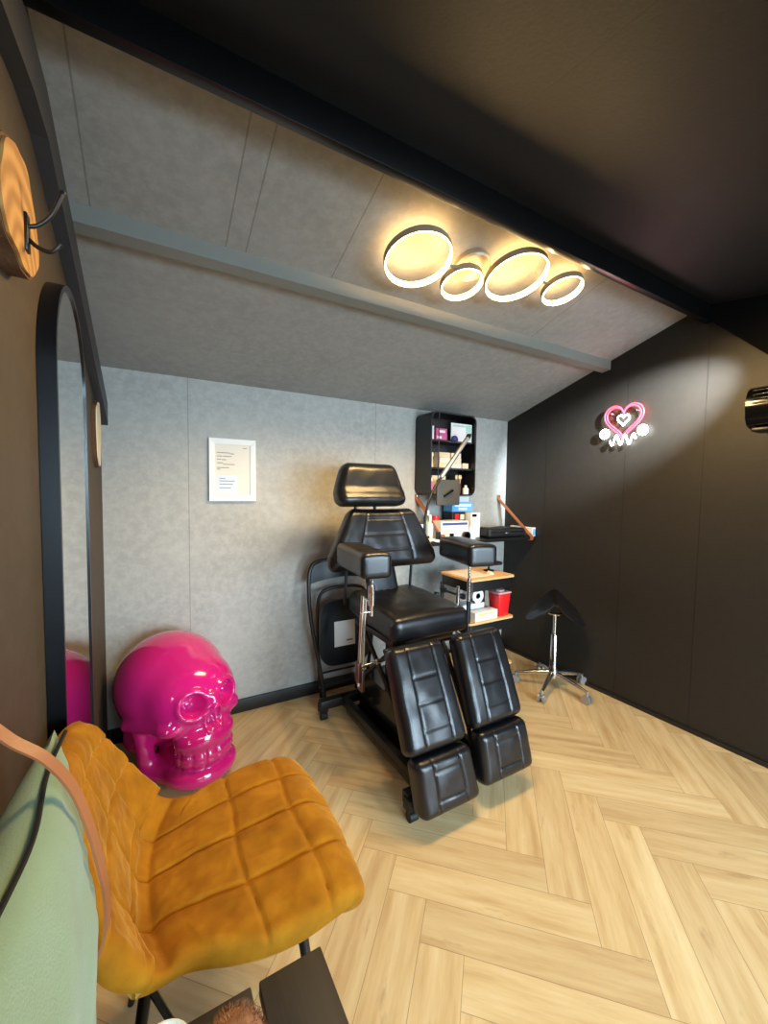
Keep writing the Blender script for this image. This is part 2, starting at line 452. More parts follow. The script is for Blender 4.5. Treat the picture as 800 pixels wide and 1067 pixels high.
# ------------------------------------------------------------------ ceiling ring lamp
NN = V((0, S1, 1)).normalized()          # ceiling normal (upwards)
TY = V((0, 1, -S1)).normalized()
def onceil(x, y, off): return V((x, y, zc(y)))-NN*off
LAMPS = []
lamp = thing('ceiling_lamp', 'ceiling light of four glowing warm LED rings on the grey slope', 'lamp', onceil(1.135, 1.285, 0))
mb = MB(); c0 = onceil(1.135, 1.285, .001)
mb.lathe([(0, 0), (.070, 0), (.072, .004), (.072, .022), (.066, .028), (0, .028)], c0, -NN)
mb.build('canopy', M['ring_frame'], lamp)
for (x, y, d) in ((.872, 1.30, .258), (1.110, 1.333, .176), (1.308, 1.228, .258), (1.570, 1.207, .176)):
    c = onceil(x, y, .062); r = d/2; w = .007; h = .025
    up = NN
    prof = [(r-.0025, h/2), (r, h/2), (r, -h/2), (r-.0025, -h/2)]
    def ringmesh(prof, n=56):
        mb = MB(); x_, y_ = frame_from(up); rows = []
        for k in range(n):
            a = 2*PI*k/n; dr = x_*math.cos(a)+y_*math.sin(a)
            rows.append([mb.bm.verts.new(c+dr*p[0]+up*p[1]) for p in prof])
        for k in range(n):
            A, B = rows[k], rows[(k+1) % n]
            for i in range(len(prof)):
                j = (i+1) % len(prof); mb._fin(mb.bm.faces.new((A[i], A[j], B[j], B[i])))
        return mb
    fr = ringmesh(prof).build('ring_frame', M['ring_frame'], lamp)
    for kk in range(3):
        a_ = 2*PI*kk/3+.5; x_, y_ = frame_from(NN); LAMPS.append(c+(x_*math.cos(a_)+y_*math.sin(a_))*(r-w/2)-NN*(h/2+.004))
    g = ringmesh([(r-w, h/2-.002), (r-.0028, h/2-.002), (r-.0028, -h/2+.001), (r-w, -h/2+.001)]).build('light_strip', M['ring'], fr)
for p, q in (((1.10, 1.268), (.985, 1.29)), ((1.13, 1.27), (1.115, 1.265)), ((1.2, 1.255), (1.215, 1.245)), ((1.425, 1.215), (1.50, 1.208))):
    MB().tube([onceil(p[0], p[1], .02), onceil(p[0], p[1], .056), onceil(q[0], q[1], .060)], .005, 8).build('arm', M['ring_frame'], lamp)

# ------------------------------------------------------------------ left wall: mirror, wood slices
mi_c, mi_w, mi_b, mi_t = 1.345, .235, .20, 1.80   # centre y, half width, bottom, top
mirror = thing('wall_mirror', 'tall arched mirror in a deep black frame on the left wall', 'mirror', (XL, mi_c, mi_b))
def arch(w, b, t, n=28):
    o = [(-w, b), ]
    o = [(w, b)]
    for k in range(n+1):
        a = PI*k/n; o.append((w*math.cos(a), t-w+w*math.sin(a)))
    o.append((-w, b)); return [(mi_c+p[0], p[1]) for p in o]
out_o, in_o = arch(mi_w, mi_b, mi_t), arch(mi_w-.012, mi_b+.012, mi_t-.012)
mb = MB(); D = .034
def ring_prism(mb, oo, ii, x0, x1):
    rows = []
    for (x, L) in ((x0, oo), (x1, oo), (x1, ii), (x0, ii)): rows.append([mb.bm.verts.new((x, p[0], p[1])) for p in L])
    n = len(oo)
    for a in range(4):
        A, B = rows[a], rows[(a+1) % 4]
        for i in range(n): j = (i+1) % n; mb._fin(mb.bm.faces.new((A[i], A[j], B[j], B[i])))
ring_prism(mb, out_o, in_o, XL+.001, XL+D)
mb.build('frame', M['mirror_frame'], mirror)
mb = MB(); gi = arch(mi_w-.0121, mi_b+.0121, mi_t-.0121)
mb.prism(gi, (0, 1, 0), (0, 0, 1), (.004, 0, 0), (XL+D-.008, 0, 0))
mb.build('glass', M['mirror'], mirror, smooth=False)

def slice_outline(w, h, seed, n=40, skew=.0):
    rnd = random.Random(seed); ph = [rnd.uniform(0, 6.28) for _ in range(5)]; o = []
    for k in range(n):
        a = 2*PI*k/n
        r = 1+.09*math.sin(2*a+ph[0])+.06*math.sin(3*a+ph[1])+.04*math.sin(5*a+ph[2])+.02*math.sin(9*a+ph[3])
        o.append((w/2*r*math.cos(a)+skew*math.sin(a), h/2*r*math.sin(a)))
    return o
def wood_slice(y, z, w, h, seed, label, hook, th=.028, face=None):
    t = thing('wood_slice_hook', label, 'wall hook', (XL, y, z-h/2), 'wood slice coat hooks on the left wall')
    o = slice_outline(w, h, seed)
    bk = MB(); bk.prism([(p[0]*1.0, p[1]*1.0) for p in o], (0, 1, 0), (0, 0, 1), (th, 0, 0), (XL, y, z))
    bk.build('bark', M['bark'], t, angle=50)
    fc = MB(); fc.prism([(p[0]*.94, p[1]*.95) for p in o], (0, 1, 0), (0, 0, 1), (.004, 0, 0), (XL+th+.0005, y, z))
    fc.build('wood_disc', face or M['slice'], t, smooth=False)
    if hook:
        x0 = XL+th+.006
        hk = MB(); hk.box((x0, .889, 1.712), (.006, .020, .060), bevel=.002)
        hk.tube(catmull([(x0, .889, 1.722), (x0+.016, .889, 1.730), (x0+.034, .886, 1.752), (x0+.049, .882, 1.788)], 6), .0034)
        hk.lathe([(0, -.0045), (.0045, -.002), (.0045, .002), (0, .0045)], (x0+.049, .882, 1.789))
        hk.tube(catmull([(x0, .889, 1.705), (x0+.014, .886, 1.692), (x0+.032, .882, 1.688), (x0+.046, .878, 1.703)], 6), .0034)
        hk.build('hook', M['black_metal'], t)
    return t
wood_slice(.872, 1.735, .21, .20, 3, 'thick wood slice with black double hook, near upper left corner', True)
wood_slice(2.11, 1.525, .15, .31, 8, 'far pale wood slice on the left wall, between mirror and back corner', False, .014, M['cream'])

# ------------------------------------------------------------------ framed certificate
cert = thing('certificate_frame', 'white framed printed certificate hanging on the grey back wall', 'picture frame', (.4, YB, 1.227))
cx0, cx1, cz0, cz1 = .277, .523, 1.228, 1.570
mb = MB(); w = .030
def frame_rect(mb, x0, x1, z0, z1, w, y0, y1, slope=.006):
    L = [[(x0, z0), (x1, z0), (x1, z1), (x0, z1)], [(x0+w, z0+w), (x1-w, z0+w), (x1-w, z1-w), (x0+w, z1-w)]]
    rows = []
    for (li, y) in ((0, y0), (0, y1), (1, y1+slope), (1, y0)): rows.append([mb.bm.verts.new((p[0], y, p[1])) for p in L[li]])
    for a in range(4):
        A, B = rows[a], rows[(a+1) % 4]
        for i in range(4): j = (i+1) % 4; mb._fin(mb.bm.faces.new((A[i], A[j], B[j], B[i])))
frame_rect(mb, cx0, cx1, cz0, cz1, w, YB-.001, YB-.022, .008)
mb.build('frame', M['white'], cert, smooth=False)
mb = MB().box(((cx0+cx1)/2, YB-.006, (cz0+cz1)/2), (cx1-cx0-2*w+.002, .004, cz1-cz0-2*w+.002))
paper = mb
mb = MB().box((.372, YB-.0088, 1.318), (.108, .001, .100)); mb.build('note', M['paper_blue'], cert, smooth=False)
mb = paper; mb.mats = [M['paper_warm'], M['print']]; mb.started = 1; mb.mi = 1
for (x0, x1, z) in ((.318, .385, 1.493), (.385, .408, 1.489), (.318, .345, 1.474), (.35, .395, 1.474), (.318, .338, 1.457), (.342, .366, 1.455), (.318, .35, 1.437), (.35, .41, 1.430), (.318, .38, 1.411), (.318, .335, 1.402), (.455, .475, 1.523), (.33, .36, 1.352), (.33, .41, 1.338), (.33, .40, 1.32), (.33, .39, 1.300)):
    mb.box(((x0+x1)/2, YB-.0099 if z < 1.36 else YB-.0085, z), (x1-x0, .0008, .0035))
mb.build('document', None, cert, smooth=False)

# ------------------------------------------------------------------ neon sign (generic heart)
neon = thing('neon_sign', 'red and white neon heart sign glowing on the black right wall', 'neon sign', (XR, 1.44, 1.56))
def heart(s, n=48):
    o = []
    for k in range(n):
        a = 2*PI*k/n
        o.append((s*16*math.sin(a)**3/16, s*(13*math.cos(a)-5*math.cos(2*a)-2*math.cos(3*a)-math.cos(4*a))/16))
    return o
def neonpts(o, cy, cz, x=XR-.022): return [(x, cy+p[0], cz+p[1]) for p in o]
mb = MB(); mb.tube(neonpts(heart(.118), 1.437, 1.755), .0042, 8, True); mb.tube(neonpts(heart(.103), 1.437, 1.757), .0042, 8, True)
mb.build('red_tube', M['neon_red'], neon)
mb = MB(); mb.tube(neonpts(heart(.036), 1.437, 1.755), .0045, 8, True)
for sy in (-1, 1):
    for r in (.028, .014):
        mb.tube([(XR-.022, 1.437+sy*.115+r*math.cos(2*PI*k/20), 1.678+r*math.sin(2*PI*k/20)) for k in range(20)], .0045, 8, True)
wave = [(XR-.022, 1.437-.078+.0065*k, 1.632+.030*math.sin(k*PI/4)) for k in range(25)]
mb.tube(catmull(wave, 3), .0048, 8)
mb.build('white_tube', M['neon_white'], neon)
for (y, z) in ((1.36, 1.80), (1.514, 1.80), (1.437, 1.645), (1.322, 1.678), (1.552, 1.678)): MB().cyl((XR-.0005, y, z), (XR-.020, y, z), .004).build('standoff', M['clear'], neon)

# wall heater on the right wall
ht = thing('wall_heater', 'gloss black rounded unit mounted high at the right picture edge', 'heater', (XR, .48, 1.6))
y0, y1 = .16, .775
prof = [(XR-.001, 1.605), (2.37, 1.600), (2.325, 1.612), (2.305, 1.64), (2.298, 1.69), (2.302, 1.735), (2.32, 1.765), (2.35, 1.782), (2.40, 1.790), (XR-.001, 1.795)]
o = prof
mb = MB().prism([(p[0], p[1]) for p in o], (1, 0, 0), (0, 0, 1), (0, y1-y0, 0), (0, y0, 0))
mb.build('housing', M['gloss_black'], ht, angle=35)
mb = MB()
for k in range(4): mb.box((2.296, (y0+y1)/2, 1.705+.018*k), (.006, y1-y0-.05, .004), bevel=.001)
mb.build('louvre', M['gloss_black'], ht)
mb = MB().box((2.36, y1-.06, 1.591), (.10, .08, .018), bevel=.006); mb.build('bracket', M['black_metal'], ht)

# ------------------------------------------------------------------ skull (signed distance field, surface nets)
def surface_nets(fn, lo, hi, h):
    ax = [np.arange(lo[i], hi[i]+h, h) for i in range(3)]
    X, Y, Z = np.meshgrid(*ax, indexing='ij'); D = fn(X, Y, Z)
    nx, ny, nz = D.shape
    inside = D < 0
    cs = np.zeros((nx-1, ny-1, nz-1), int)
    for dx in (0, 1):
        for dy in (0, 1):
            for dz in (0, 1): cs += inside[dx:nx-1+dx, dy:ny-1+dy, dz:nz-1+dz]
    act = (cs > 0) & (cs < 8)
    acc = np.zeros(act.shape+(3,)); cnt = np.zeros(act.shape)
    gi = np.stack(np.meshgrid(np.arange(nx-1), np.arange(ny-1), np.arange(nz-1), indexing='ij'), -1).astype(float)
    corners = [(a, b, c) for a in (0, 1) for b in (0, 1) for c in (0, 1)]
    for a in corners:
        for axis in range(3):
            if a[axis]: continue
            b = list(a); b[axis] = 1
            da = D[a[0]:nx-1+a[0], a[1]:ny-1+a[1], a[2]:nz-1+a[2]]; db = D[b[0]:nx-1+b[0], b[1]:ny-1+b[1], b[2]:nz-1+b[2]]
            cr = (da < 0) != (db < 0); t = np.where(cr, da/(da-db+1e-20), 0)
            p = np.array(a, float)[None, None, None, :]*np.ones(act.shape+(1,)); p[..., axis] += t
            acc += np.where(cr[..., None], p, 0); cnt += cr
    idx = -np.ones(act.shape, int); idx[act] = np.arange(act.sum())
    P = (gi+acc/np.maximum(cnt, 1)[..., None])[act]*h+np.array(lo)
    faces = []
    for axis in range(3):
        u_, v_ = (axis+1) % 3, (axis+2) % 3
        sl0 = [slice(1, -1)]*3; sl0[axis] = slice(0, -1); sl1 = [slice(1, -1)]*3; sl1[axis] = slice(1, None)
        A = inside[tuple(sl0)]; B = inside[tuple(sl1)]
        I = np.argwhere(A != B); off = np.array([1, 1, 1]); off[axis] = 0
        fl_ = A[A != B]
        I = I+off
        def at(du, dv):
            J = I.copy(); J[:, u_] -= du; J[:, v_] -= dv; return idx[J[:, 0], J[:, 1], J[:, 2]]
        q = np.stack([at(1, 1), at(0, 1), at(0, 0), at(1, 0)], 1)
        q[~fl_] = q[~fl_][:, ::-1]; faces.append(q)
    return P, np.concatenate(faces)
def smin(a, b, k):
    h = np.clip(.5+.5*(b-a)/k, 0, 1); return b*(1-h)+a*h-k*h*(1-h)
def smax(a, b, k): return -smin(-a, -b, k)
def sd_skull(X, Y, Z):
    def ell(c, r, yz=0):
        x, y, z = X-c[0], Y-c[1], Z-c[2]
        if yz: y, z = y*math.cos(yz)+z*math.sin(yz), -y*math.sin(yz)+z*math.cos(yz)
        k0 = np.sqrt((x/r[0])**2+(y/r[1])**2+(z/r[2])**2)+1e-9
        k1 = np.sqrt((x/r[0]**2)**2+(y/r[1]**2)**2+(z/r[2]**2)**2)+1e-9
        return k0*(k0-1)/k1
    def both(c, r, yz=0): return np.minimum(ell(c, r, yz), ell((-c[0], c[1], c[2]), r, yz))
    def cap(a, b, r):
        a = np.array(a, float); b = np.array(b, float); ba = b-a
        px, py, pz = X-a[0], Y-a[1], Z-a[2]
        h = np.clip((px*ba[0]+py*ba[1]+pz*ba[2])/(ba@ba), 0, 1)
        return np.sqrt((px-ba[0]*h)**2+(py-ba[1]*h)**2+(pz-ba[2]*h)**2)-r
    def cap2(a, b, r): return np.minimum(cap(a, b, r), cap((-a[0], a[1], a[2]), (-b[0], b[1], b[2]), r))
    d = ell((0, -.10, .61), (.380, .430, .385))
    face = ell((0, .20, .60), (.300, .225, .27))
    d = smin(d, face, .08)
    d = smin(d, ell((0, -.16, .33), (.28, .30, .19)), .08)          # skull base
    d = smax(d, -both((.440, .20, .62), (.085, .15, .15)), .06)     # temples
    d = smin(d, ell((0, .27, .44), (.20, .15, .16)), .05)           # mid face
    d = smin(d, both((.215, .275, .475), (.090, .085, .060)), .05)  # cheekbone
    d = smin(d, cap2((.265, .24, .475), (.350, -.06, .440), .038), .04)  # arch
    sock = both((.134, .455, .625), (.082, .165, .086))
    d = smin(d, smax(sock-.030, d-.018, .02), .03)                  # raised rims round the sockets
    d = smin(d, cap((0, .425, .66), (0, .475, .53), .026), .03)    # nose bridge
    d = smin(d, ell((0, .315, .355), (.215, .165, .135)), .03)      # upper jaw
    jaw = smin(ell((0, .290, .105), (.250, .200, .112)), cap2((.17, .24, .090), (.250, .02, .095), .064), .05)
    jaw = smin(jaw, cap2((.250, .02, .10), (.290, .02, .40), .060), .045)
    jaw = smin(jaw, ell((0, .10, .14), (.20, .24, .12)), .05)
    d = smin(d, jaw, .02)
    d = smin(d, both((.27, -.16, .28), (.055, .075, .11)), .04)     # mastoid
    tb = ell((0, .315, .245), (.212, .170, .120))
    ang = np.arctan2(X, Y-.12)
    gr = np.abs(((ang/.24+.5) % 1)-.5)*.24*.25
    mask = np.exp(-((Z-.248)/.078)**4)*(Y > .2)
    d = smin(d, tb, .015)
    d = d+mask*.011*np.exp(-(gr/.0075)**2)+.009*np.exp(-((Z-.245)/.009)**2)*np.clip((Y-.2)*8, 0, 1)*(np.abs(X) < .23)
    d = smax(d, -sock, .020)
    nose = np.minimum(ell((.030, .50, .500), (.034, .10, .070)), ell((-.030, .50, .500), (.034, .10, .070)))
    nose = smin(nose, ell((0, .51, .535), (.026, .10, .06)), .02)
    d = smin(d, smax(nose-.02, d-.012, .01), .012)
    d = smax(d, -nose, .010)
    hole = both((.250, .14, .31), (.055, .07, .070))                # hollow behind cheek
    d = smax(d, -hole, .03)
    d = smax(d, .004-Z, .01)
    return d
P, FQ = surface_nets(sd_skull, (-.46, -.66, -.04), (.46, .58, 1.04), .0100)
SK = .612
fy = math.radians(-63)   # direction the face looks: angle of local +Y in the plan
fx = V((math.cos(fy), math.sin(fy), 0)); rx = V((math.sin(fy), -math.cos(fy), 0))
sk_o = V((.105, 2.07, 0))
sk = thing('skull_sculpture', 'large glossy magenta pink skull sculpture standing on the floor', 'skull sculpture', sk_o)
def skw(p): return rx*(p[0]*SK)+fx*(p[1]*SK)+V((0, 0, p[2]*SK))
me = bpy.data.meshes.new('skull'); me.from_pydata([tuple(skw(p)) for p in P], [], [tuple(int(i) for i in q) for q in FQ])
me.update(); bm = bmesh.new(); bm.from_mesh(me)
bmesh.ops.smooth_vert(bm, verts=bm.verts[:], factor=.5, use_axis_x=True, use_axis_y=True, use_axis_z=True)
bmesh.ops.recalc_face_normals(bm, faces=bm.faces[:]); bm.to_mesh(me); bm.free()
me.materials.append(M['pink']); me.polygons.foreach_set('use_smooth', [True]*len(me.polygons))
so = bpy.data.objects.new('skull', me); COL.objects.link(so); so.parent = sk

# ------------------------------------------------------------------ mustard chair
mc = thing('velvet_chair', 'mustard yellow quilted velvet bucket chair in the left foreground', 'chair', (.15, .94, 0))
prof_pts = catmull([(a_, 0, b_) for a_, b_ in [(.375, .405), (.368, .452), (.32, .478), (.22, .474), (.10, .462), (.02, .452), (-.045, .468), (-.082, .535), (-.108, .62), (-.134, .70), (-.152, .765), (-.166, .80)]], 6)
plen = [0]
for a, b in zip(prof_pts, prof_pts[1:]): plen.append(plen[-1]+(b-a).length)
def prof_at(s):
    s *= plen[-1]
    for i in range(len(plen)-1):
        if plen[i+1] >= s:
            k = (s-plen[i])/(plen[i+1]-plen[i]+1e-9); return prof_pts[i].lerp(prof_pts[i+1], k)
    return prof_pts[-1]
NS, NV = 170, 110
def shell(s, v):
    """s along the profile (0 seat front .. 1 back top), v across -1..1"""
    p = prof_at(s)
    W = .205+.035*math.exp(-((s-.22)/.2)**2)-.012*math.exp(-((s-.50)/.07)**2)+.035*math.exp(-((s-.72)/.14)**2)
    e0 = max(0, (.13-s)/.13); e1 = max(0, (s-.74)/.26)
    W *= math.sqrt(max(.02, 1-.30*e0**2.2))*math.sqrt(max(.02, 1-.62*e1**1.9))
    y = .945+W*v*(1.0 if v > 0 else 1.10)
    bend = math.exp(-((s-.53)/.16)**2)
    x = p.x+(.060 if v > 0 else .035)*bend*abs(v)**2.4+(.025*abs(v)**3 if s > .6 else 0)
    z = p.z+(.030*abs(v)**3*bend)-.014*abs(v)**4*(1-bend)
    x -= .03*abs(v)**3*e0**1.2
    return V((x, y, z))
def shell_n(s, v):
    e = 1e-3; a = shell(min(1, s+e), v)-shell(max(0, s-e), v); b = shell(s, min(1, v+e))-shell(s, max(-1, v-e))
    n = b.cross(a); return n.normalized()
seam_v = (-.50, .02, .52); seam_s = (.155, .315, .62, .76, .90)
mb = MB(); top = []; bot = []
for i in range(NS+1):
    s = i/NS; ra = []; rb = []
    for j in range(NV+1):
        q = j/NV*2-1; v = q*(1-.0*q*q)
        n = shell_n(s, v)
        p = shell(s, v)
        dv = min(abs(v-k) for k in seam_v)*.22; ds = min(abs(s-k-.006*math.sin(5*v+k*9)) for k in seam_s)*plen[-1]
        cre = math.exp(-((s-.535)/.010)**2)
        g = max(math.exp(-(dv/.0045)**2), math.exp(-(ds/.0050)**2))
        puff = min(1, dv/.03)*.5+min(1, ds/.03)*.5
        wr = noise.noise(p*22)*.0035+noise.noise(p*55)*.0016
        edge = min(1, (1-abs(v))/.10)*min(1, s/.05)*min(1, (1-s)/.06)
        edge = math.sqrt(max(0, edge*(2-edge)))
        th = .012*(1-.5*math.exp(-((s-.55)/.05)**2))+edge*(.014*(1-.7*math.exp(-((s-.55)/.05)**2))+.004*puff-.0065*g-.006*cre+wr)
        ra.append(mb.bm.verts.new(p+n*th*edge**.5)); rb.append(mb.bm.verts.new(p-n*.016*edge**.5))
    top.append(ra); bot.append(rb)
for i in range(NS):
    for j in range(NV):
        mb._fin(mb.bm.faces.new((top[i][j], top[i][j+1], top[i+1][j+1], top[i+1][j])))
        mb._fin(mb.bm.faces.new((bot[i][j], bot[i+1][j], bot[i+1][j+1], bot[i][j+1])))
for i in range(NS):
    for j in (0, NV): mb._fin(mb.bm.faces.new((top[i][j], top[i+1][j], bot[i+1][j], bot[i][j])))
for j in range(NV):
    for i in (0, NS): mb._fin(mb.bm.faces.new((top[i][j], top[i][j+1], bot[i][j+1], bot[i][j])))
bmesh.ops.remove_doubles(mb.bm, verts=mb.bm.verts[:], dist=.0004)
mb.build('seat_shell', M['velvet'], mc, angle=80)
mb = MB()
mb.tube(catmull([(.28, .80, .448), (.05, .80, .435), (-.03, .83, .43), (-.03, 1.06, .43), (.05, 1.09, .435), (.28, 1.09, .448)], 5), .009, 8)
mb.build('under_frame', M['black_metal'], mc)
for (a, b) in (((.26, .81, .442), (.31, .74, .0)), ((.26, 1.08, .442), (.31, 1.15, .0)), ((-.01, .83, .43), (-.07, .835, .0)), ((-.01, 1.06, .43), (-.06, 1.13, .0))):
    MB().tube([a, V(a).lerp(V(b), .5), b], [.012, .0105, .008], 10).build('leg', M['black_metal'], mc)
MB().tube([(-.018, .829, .37), (.03, .812, .26), (.29, .79, .14)], .007, 8).build('stretcher', M['black_metal'], mc)

# ------------------------------------------------------------------ dark slatted bench with cushion
bn = thing('slatted_bench', 'dark stained plank bench top at the bottom edge of the picture', 'bench', (.03, .1, 0))
for x0, x1 in ((.150, .263), (.028, .137), (-.094, .015), (-.198, -.107)):
    MB().box(((x0+x1)/2, .06, .436), (x1-x0, 1.215, .028), bevel=.003).build('plank', M['bench'], bn, angle=30)
for y in (.56, -.42): MB().box((.03, y, .395), (.45, .05, .05), bevel=.003).build('crossbar', M['bench'], bn)
for x in (-.16, .22):
    for y in (.52, -.40): MB().box((x, y, .185), (.045, .045, .37), bevel=.003).build('leg', M['bench'], bn)
# cushion
cu = thing('cushion', 'sage green cushion with a dark seam, leaning against the left wall', 'cushion', (-.13, .52, .45))
def cushion():
    mb = MB(); n = 40; H = .25; A, B = [], []
    ex = V((.02, 1, 0)).normalized(); ez = V((-.02, 0, 1)).normalized(); en = V((1, 0, .10)).normalized()
    c = V((-.124, .470, .700))
    for i in range(n+1):
        ra, rb = [], []
        for j in range(n+1):
            u_, v_ = i/n*2-1, j/n*2-1
            pin = 1-.11*(1-v_*v_)*u_*u_*0
            uu = u_*(1-.085*(1-v_**2)*abs(u_)**2); vv = v_*(1-.085*(1-u_**2)*abs(v_)**2)
            th = .061*(max(0, 1-u_**2)*max(0, 1-v_**2))**.42
            p = c+ex*(uu*H)+ez*(vv*H)
            wr = noise.noise(V((u_*3, v_*3, 2)))*.008*(1-max(abs(u_), abs(v_))**6)
            wr += .006*math.sin(40*v_+6*u_)*max(0, abs(u_)-.45)*(1-abs(u_))*4*(1 if u_ < 1 else 0)
            sl = 0
            ra.append(mb.bm.verts.new(p+en*(th+wr*(1 if th > 0 else 0)-.006*sl*(1 if th > 0 else 0))))
            rb.append(ra[-1] if max(abs(u_), abs(v_)) > .999 else mb.bm.verts.new(p-en*(th*1.25)))
        A.append(ra); B.append(rb)
    for i in range(n):
        for j in range(n):
            mb._fin(mb.bm.faces.new((A[i][j], A[i+1][j], A[i+1][j+1], A[i][j+1])))
            q = (B[i][j], B[i][j+1], B[i+1][j+1], B[i+1][j])
            if len(set(q)) == 4: mb._fin(mb.bm.faces.new(q))
    return mb, c, ex, ez, en, H
mb, c, ex, ez, en, H = cushion()
mb.build('cover', M['sage'], cu, angle=80)
zp = []
for k in range(40):
    u_ = -.97+1.94*k/39; v_ = .992
    uu = u_*(1-.085*(1-v_**2)*abs(u_)**2); vv = v_*(1-.085*(1-u_**2)*abs(v_)**2)
    zp.append(c+ex*(uu*H)+ez*(vv*H)+en*(.012+.004*math.sin(u_*7)))
MB().tube(zp, .0028, 6).build('zip', M['rubber'], cu)
# leather strap lying over the cushion
sp = catmull([(-.160, .60, 1.030), (-.140, .600, 1.004), (-.112, .600, .975), (-.088, .602, .930), (-.072, .605, .870), (-.062, .615, .80), (-.060, .640, .74), (-.063, .665, .67), (-.073, .68, .62)], 6)
single(MB().ribbon(sp, (.004, .012, .004), .0035), 'leather_strap', M['tan_strap'], 'narrow brown leather strap hanging across the sage cushion', 'strap', (-.196, .40, 1.16))
# small things on the bench
random.seed(3)
mb = MB(); cf = V((.092, .560, .500)); rf = .042
mb.lathe([(rf*math.sin(PI*k/12), -rf*math.cos(PI*k/12)) for k in range(13)], cf)
for k in range(1400):
    d = V((random.gauss(0, 1), random.gauss(0, 1), random.gauss(0, 1))).normalized()
    if d.z < -.5: continue
    a = cf+d*rf*.97; b = cf+(d+V((random.gauss(0, .15), random.gauss(0, .15), .1))).normalized()*rf*1.22
    x_ = frame_from(d)[0]*.0007
    mb._fin(mb.bm.faces.new([mb.bm.verts.new(q) for q in (a-x_, a+x_, b)]))
single(mb, 'fur_pompon', M['fur'], 'blurred brown fuzzy ball on the dark planks at the bottom edge', 'pompon', cf-V((0, 0, rf)))
single(MB().lathe([(0, 0), (.022, 0), (.026, .004), (.040, .036), (.042, .040), (.039, .040), (.024, .008), (0, .006)], (.000, .614, .4505)), 'small_bowl', M['white'], 'small white bowl beside the brown fuzzy ball', 'bowl', (.010, .590, .4505))

# ------------------------------------------------------------------ treatment chair
tc = thing('treatment_chair', 'black leather tattoo and pedicure chair with split leg rests', 'treatment chair', (1.14, 1.65, 0))
def gauss(d, w): return math.exp(-(d/w)**2)
def pad(name, size, r, o, xa, za, parent, n, seams_x=(), seams_z=(), puff=.012, gd=.006, zr_=None, shape=None, wr=.002, mat=None, gw=.006):
    """upholstered block: local x across, y thickness (front = -y), z along"""
    xa = V(xa).normalized(); za = V(za).normalized(); ya = za.cross(xa)
    hx, hy, hz = size[0]/2, size[1]/2, size[2]/2
    def warp(p):
        x, y, z = p; u_, w_ = x/hx, z/hz
        k = max(0, 1-u_*u_)*max(0, 1-w_*w_)
        if y < 0:
            f = -y/hy
            g = 0
            for s in seams_x: g = max(g, gauss((u_-s)*hx, gw)*(1 if abs(w_) < .93 else 0))
            if not seams_x or abs(u_) < max(abs(s) for s in seams_x):
                for s in seams_z: g = max(g, gauss((w_-s)*hz, gw))
            y -= f*(puff*k**.45-gd*g)
            y += noise.noise(V((x*14+o[0]*7, z*14, 1)))*wr*f
        else: y += puff*.4*k**.5*(y/hy)
        if shape: x, y, z = shape(x, y, z, u_, w_)
        return (x, y, z)
    mb = MB(); mb.rbox(size, r, basis(xa, ya, za, o), n, warp)
    return mb.build(name, mat or M['leather'], parent, angle=60)
X1 = V((1, .0, 0))
# headrest
def sh_head(x, y, z, u_, w_):
    k = .96-.20*max(-.35, w_)**1.0-.03*max(0, -w_)
    fy = -.035*max(0, -w_-.15)*(1 if y < 0 else .2)*1.2
    return x*k, y+fy, z
pad('headrest', (.405, .105, .235), .045, (1.030, 1.95, 1.325), X1, (0, .17, 1), tc, (36, 8, 26), puff=.014, shape=sh_head, seams_z=(-.52,), gd=.003)
def sh_back(x, y, z, u_, w_):
    k = .845-.26*w_-.10*max(0, -w_-.55)*2
    y += .02*abs(u_)**2*-1
    return x*k, y, z
pad('backrest', (.66, .10, .325), .045, (1.10, 1.93, 1.035), X1, (0, .20, 1), tc, (90, 8, 60), seams_x=(-.50, .50), seams_z=(-.42, .10, .62), puff=.016, gd=.005, shape=sh_back, gw=.0045)
pad('lumbar_support', (.19, .05, .25), .02, (1.13, 1.975, .80), X1, (-.16, .12, 1), tc, (12, 6, 14), puff=.005)
for a_, b_ in (((1.335, 1.99, .68), (1.335, 1.97, .90)), ((.93, 2.03, .66), (.93, 2.0, .95)), ((.97, 1.99, 1.15), (.97, 1.985, 1.26)), ((1.09, 1.99, 1.15), (1.09, 1.985, 1.26))):
    MB().tube([a_, b_], .0085).build('back_rod', M['black_metal'], tc)
# seat
def sh_seat(x, y, z, u_, w_):
    # w_ = +1 at the back
    k = 1+.02*w_-.05*max(0, w_-.6)
    if y < 0: y += .010*gauss(u_, .5)*(1-w_*w_)
    return x*k, y, z
def seat_pad():
    xa, za = V((1, 0, 0)), V((0, 1, .04)).normalized(); ya = za.cross(xa)   # ya points down
    hx, hy, hz = .225, .058, .265
    def warp(p):
        x, y, z = p; u_, w_ = x/hx, z/hz
        k = max(0, 1-u_*u_)*max(0, 1-w_*w_)
        if y < 0:
            f = -y/hy; wr = 0
            for q in (-.35, -.12, .12, .35): wr += gauss(u_-q*(1-.25*w_), .035)*max(0, w_+.2)*.0045
            y -= f*(.016*k**.4-wr-.010*gauss(u_, .35)*max(0, 1-abs(w_-.1)*1.1))
            y += noise.noise(V((x*12, z*12, 3)))*.003*f
        return (x*(1-.10*max(0, w_-.3)), y, z)
    mb = MB(); mb.rbox((.45, .116, .53), .040, basis(xa, ya, za, (1.155, 1.765, .668)), (40, 8, 40), warp)
    mb.build('seat', M['leather'], tc, angle=60)
seat_pad()
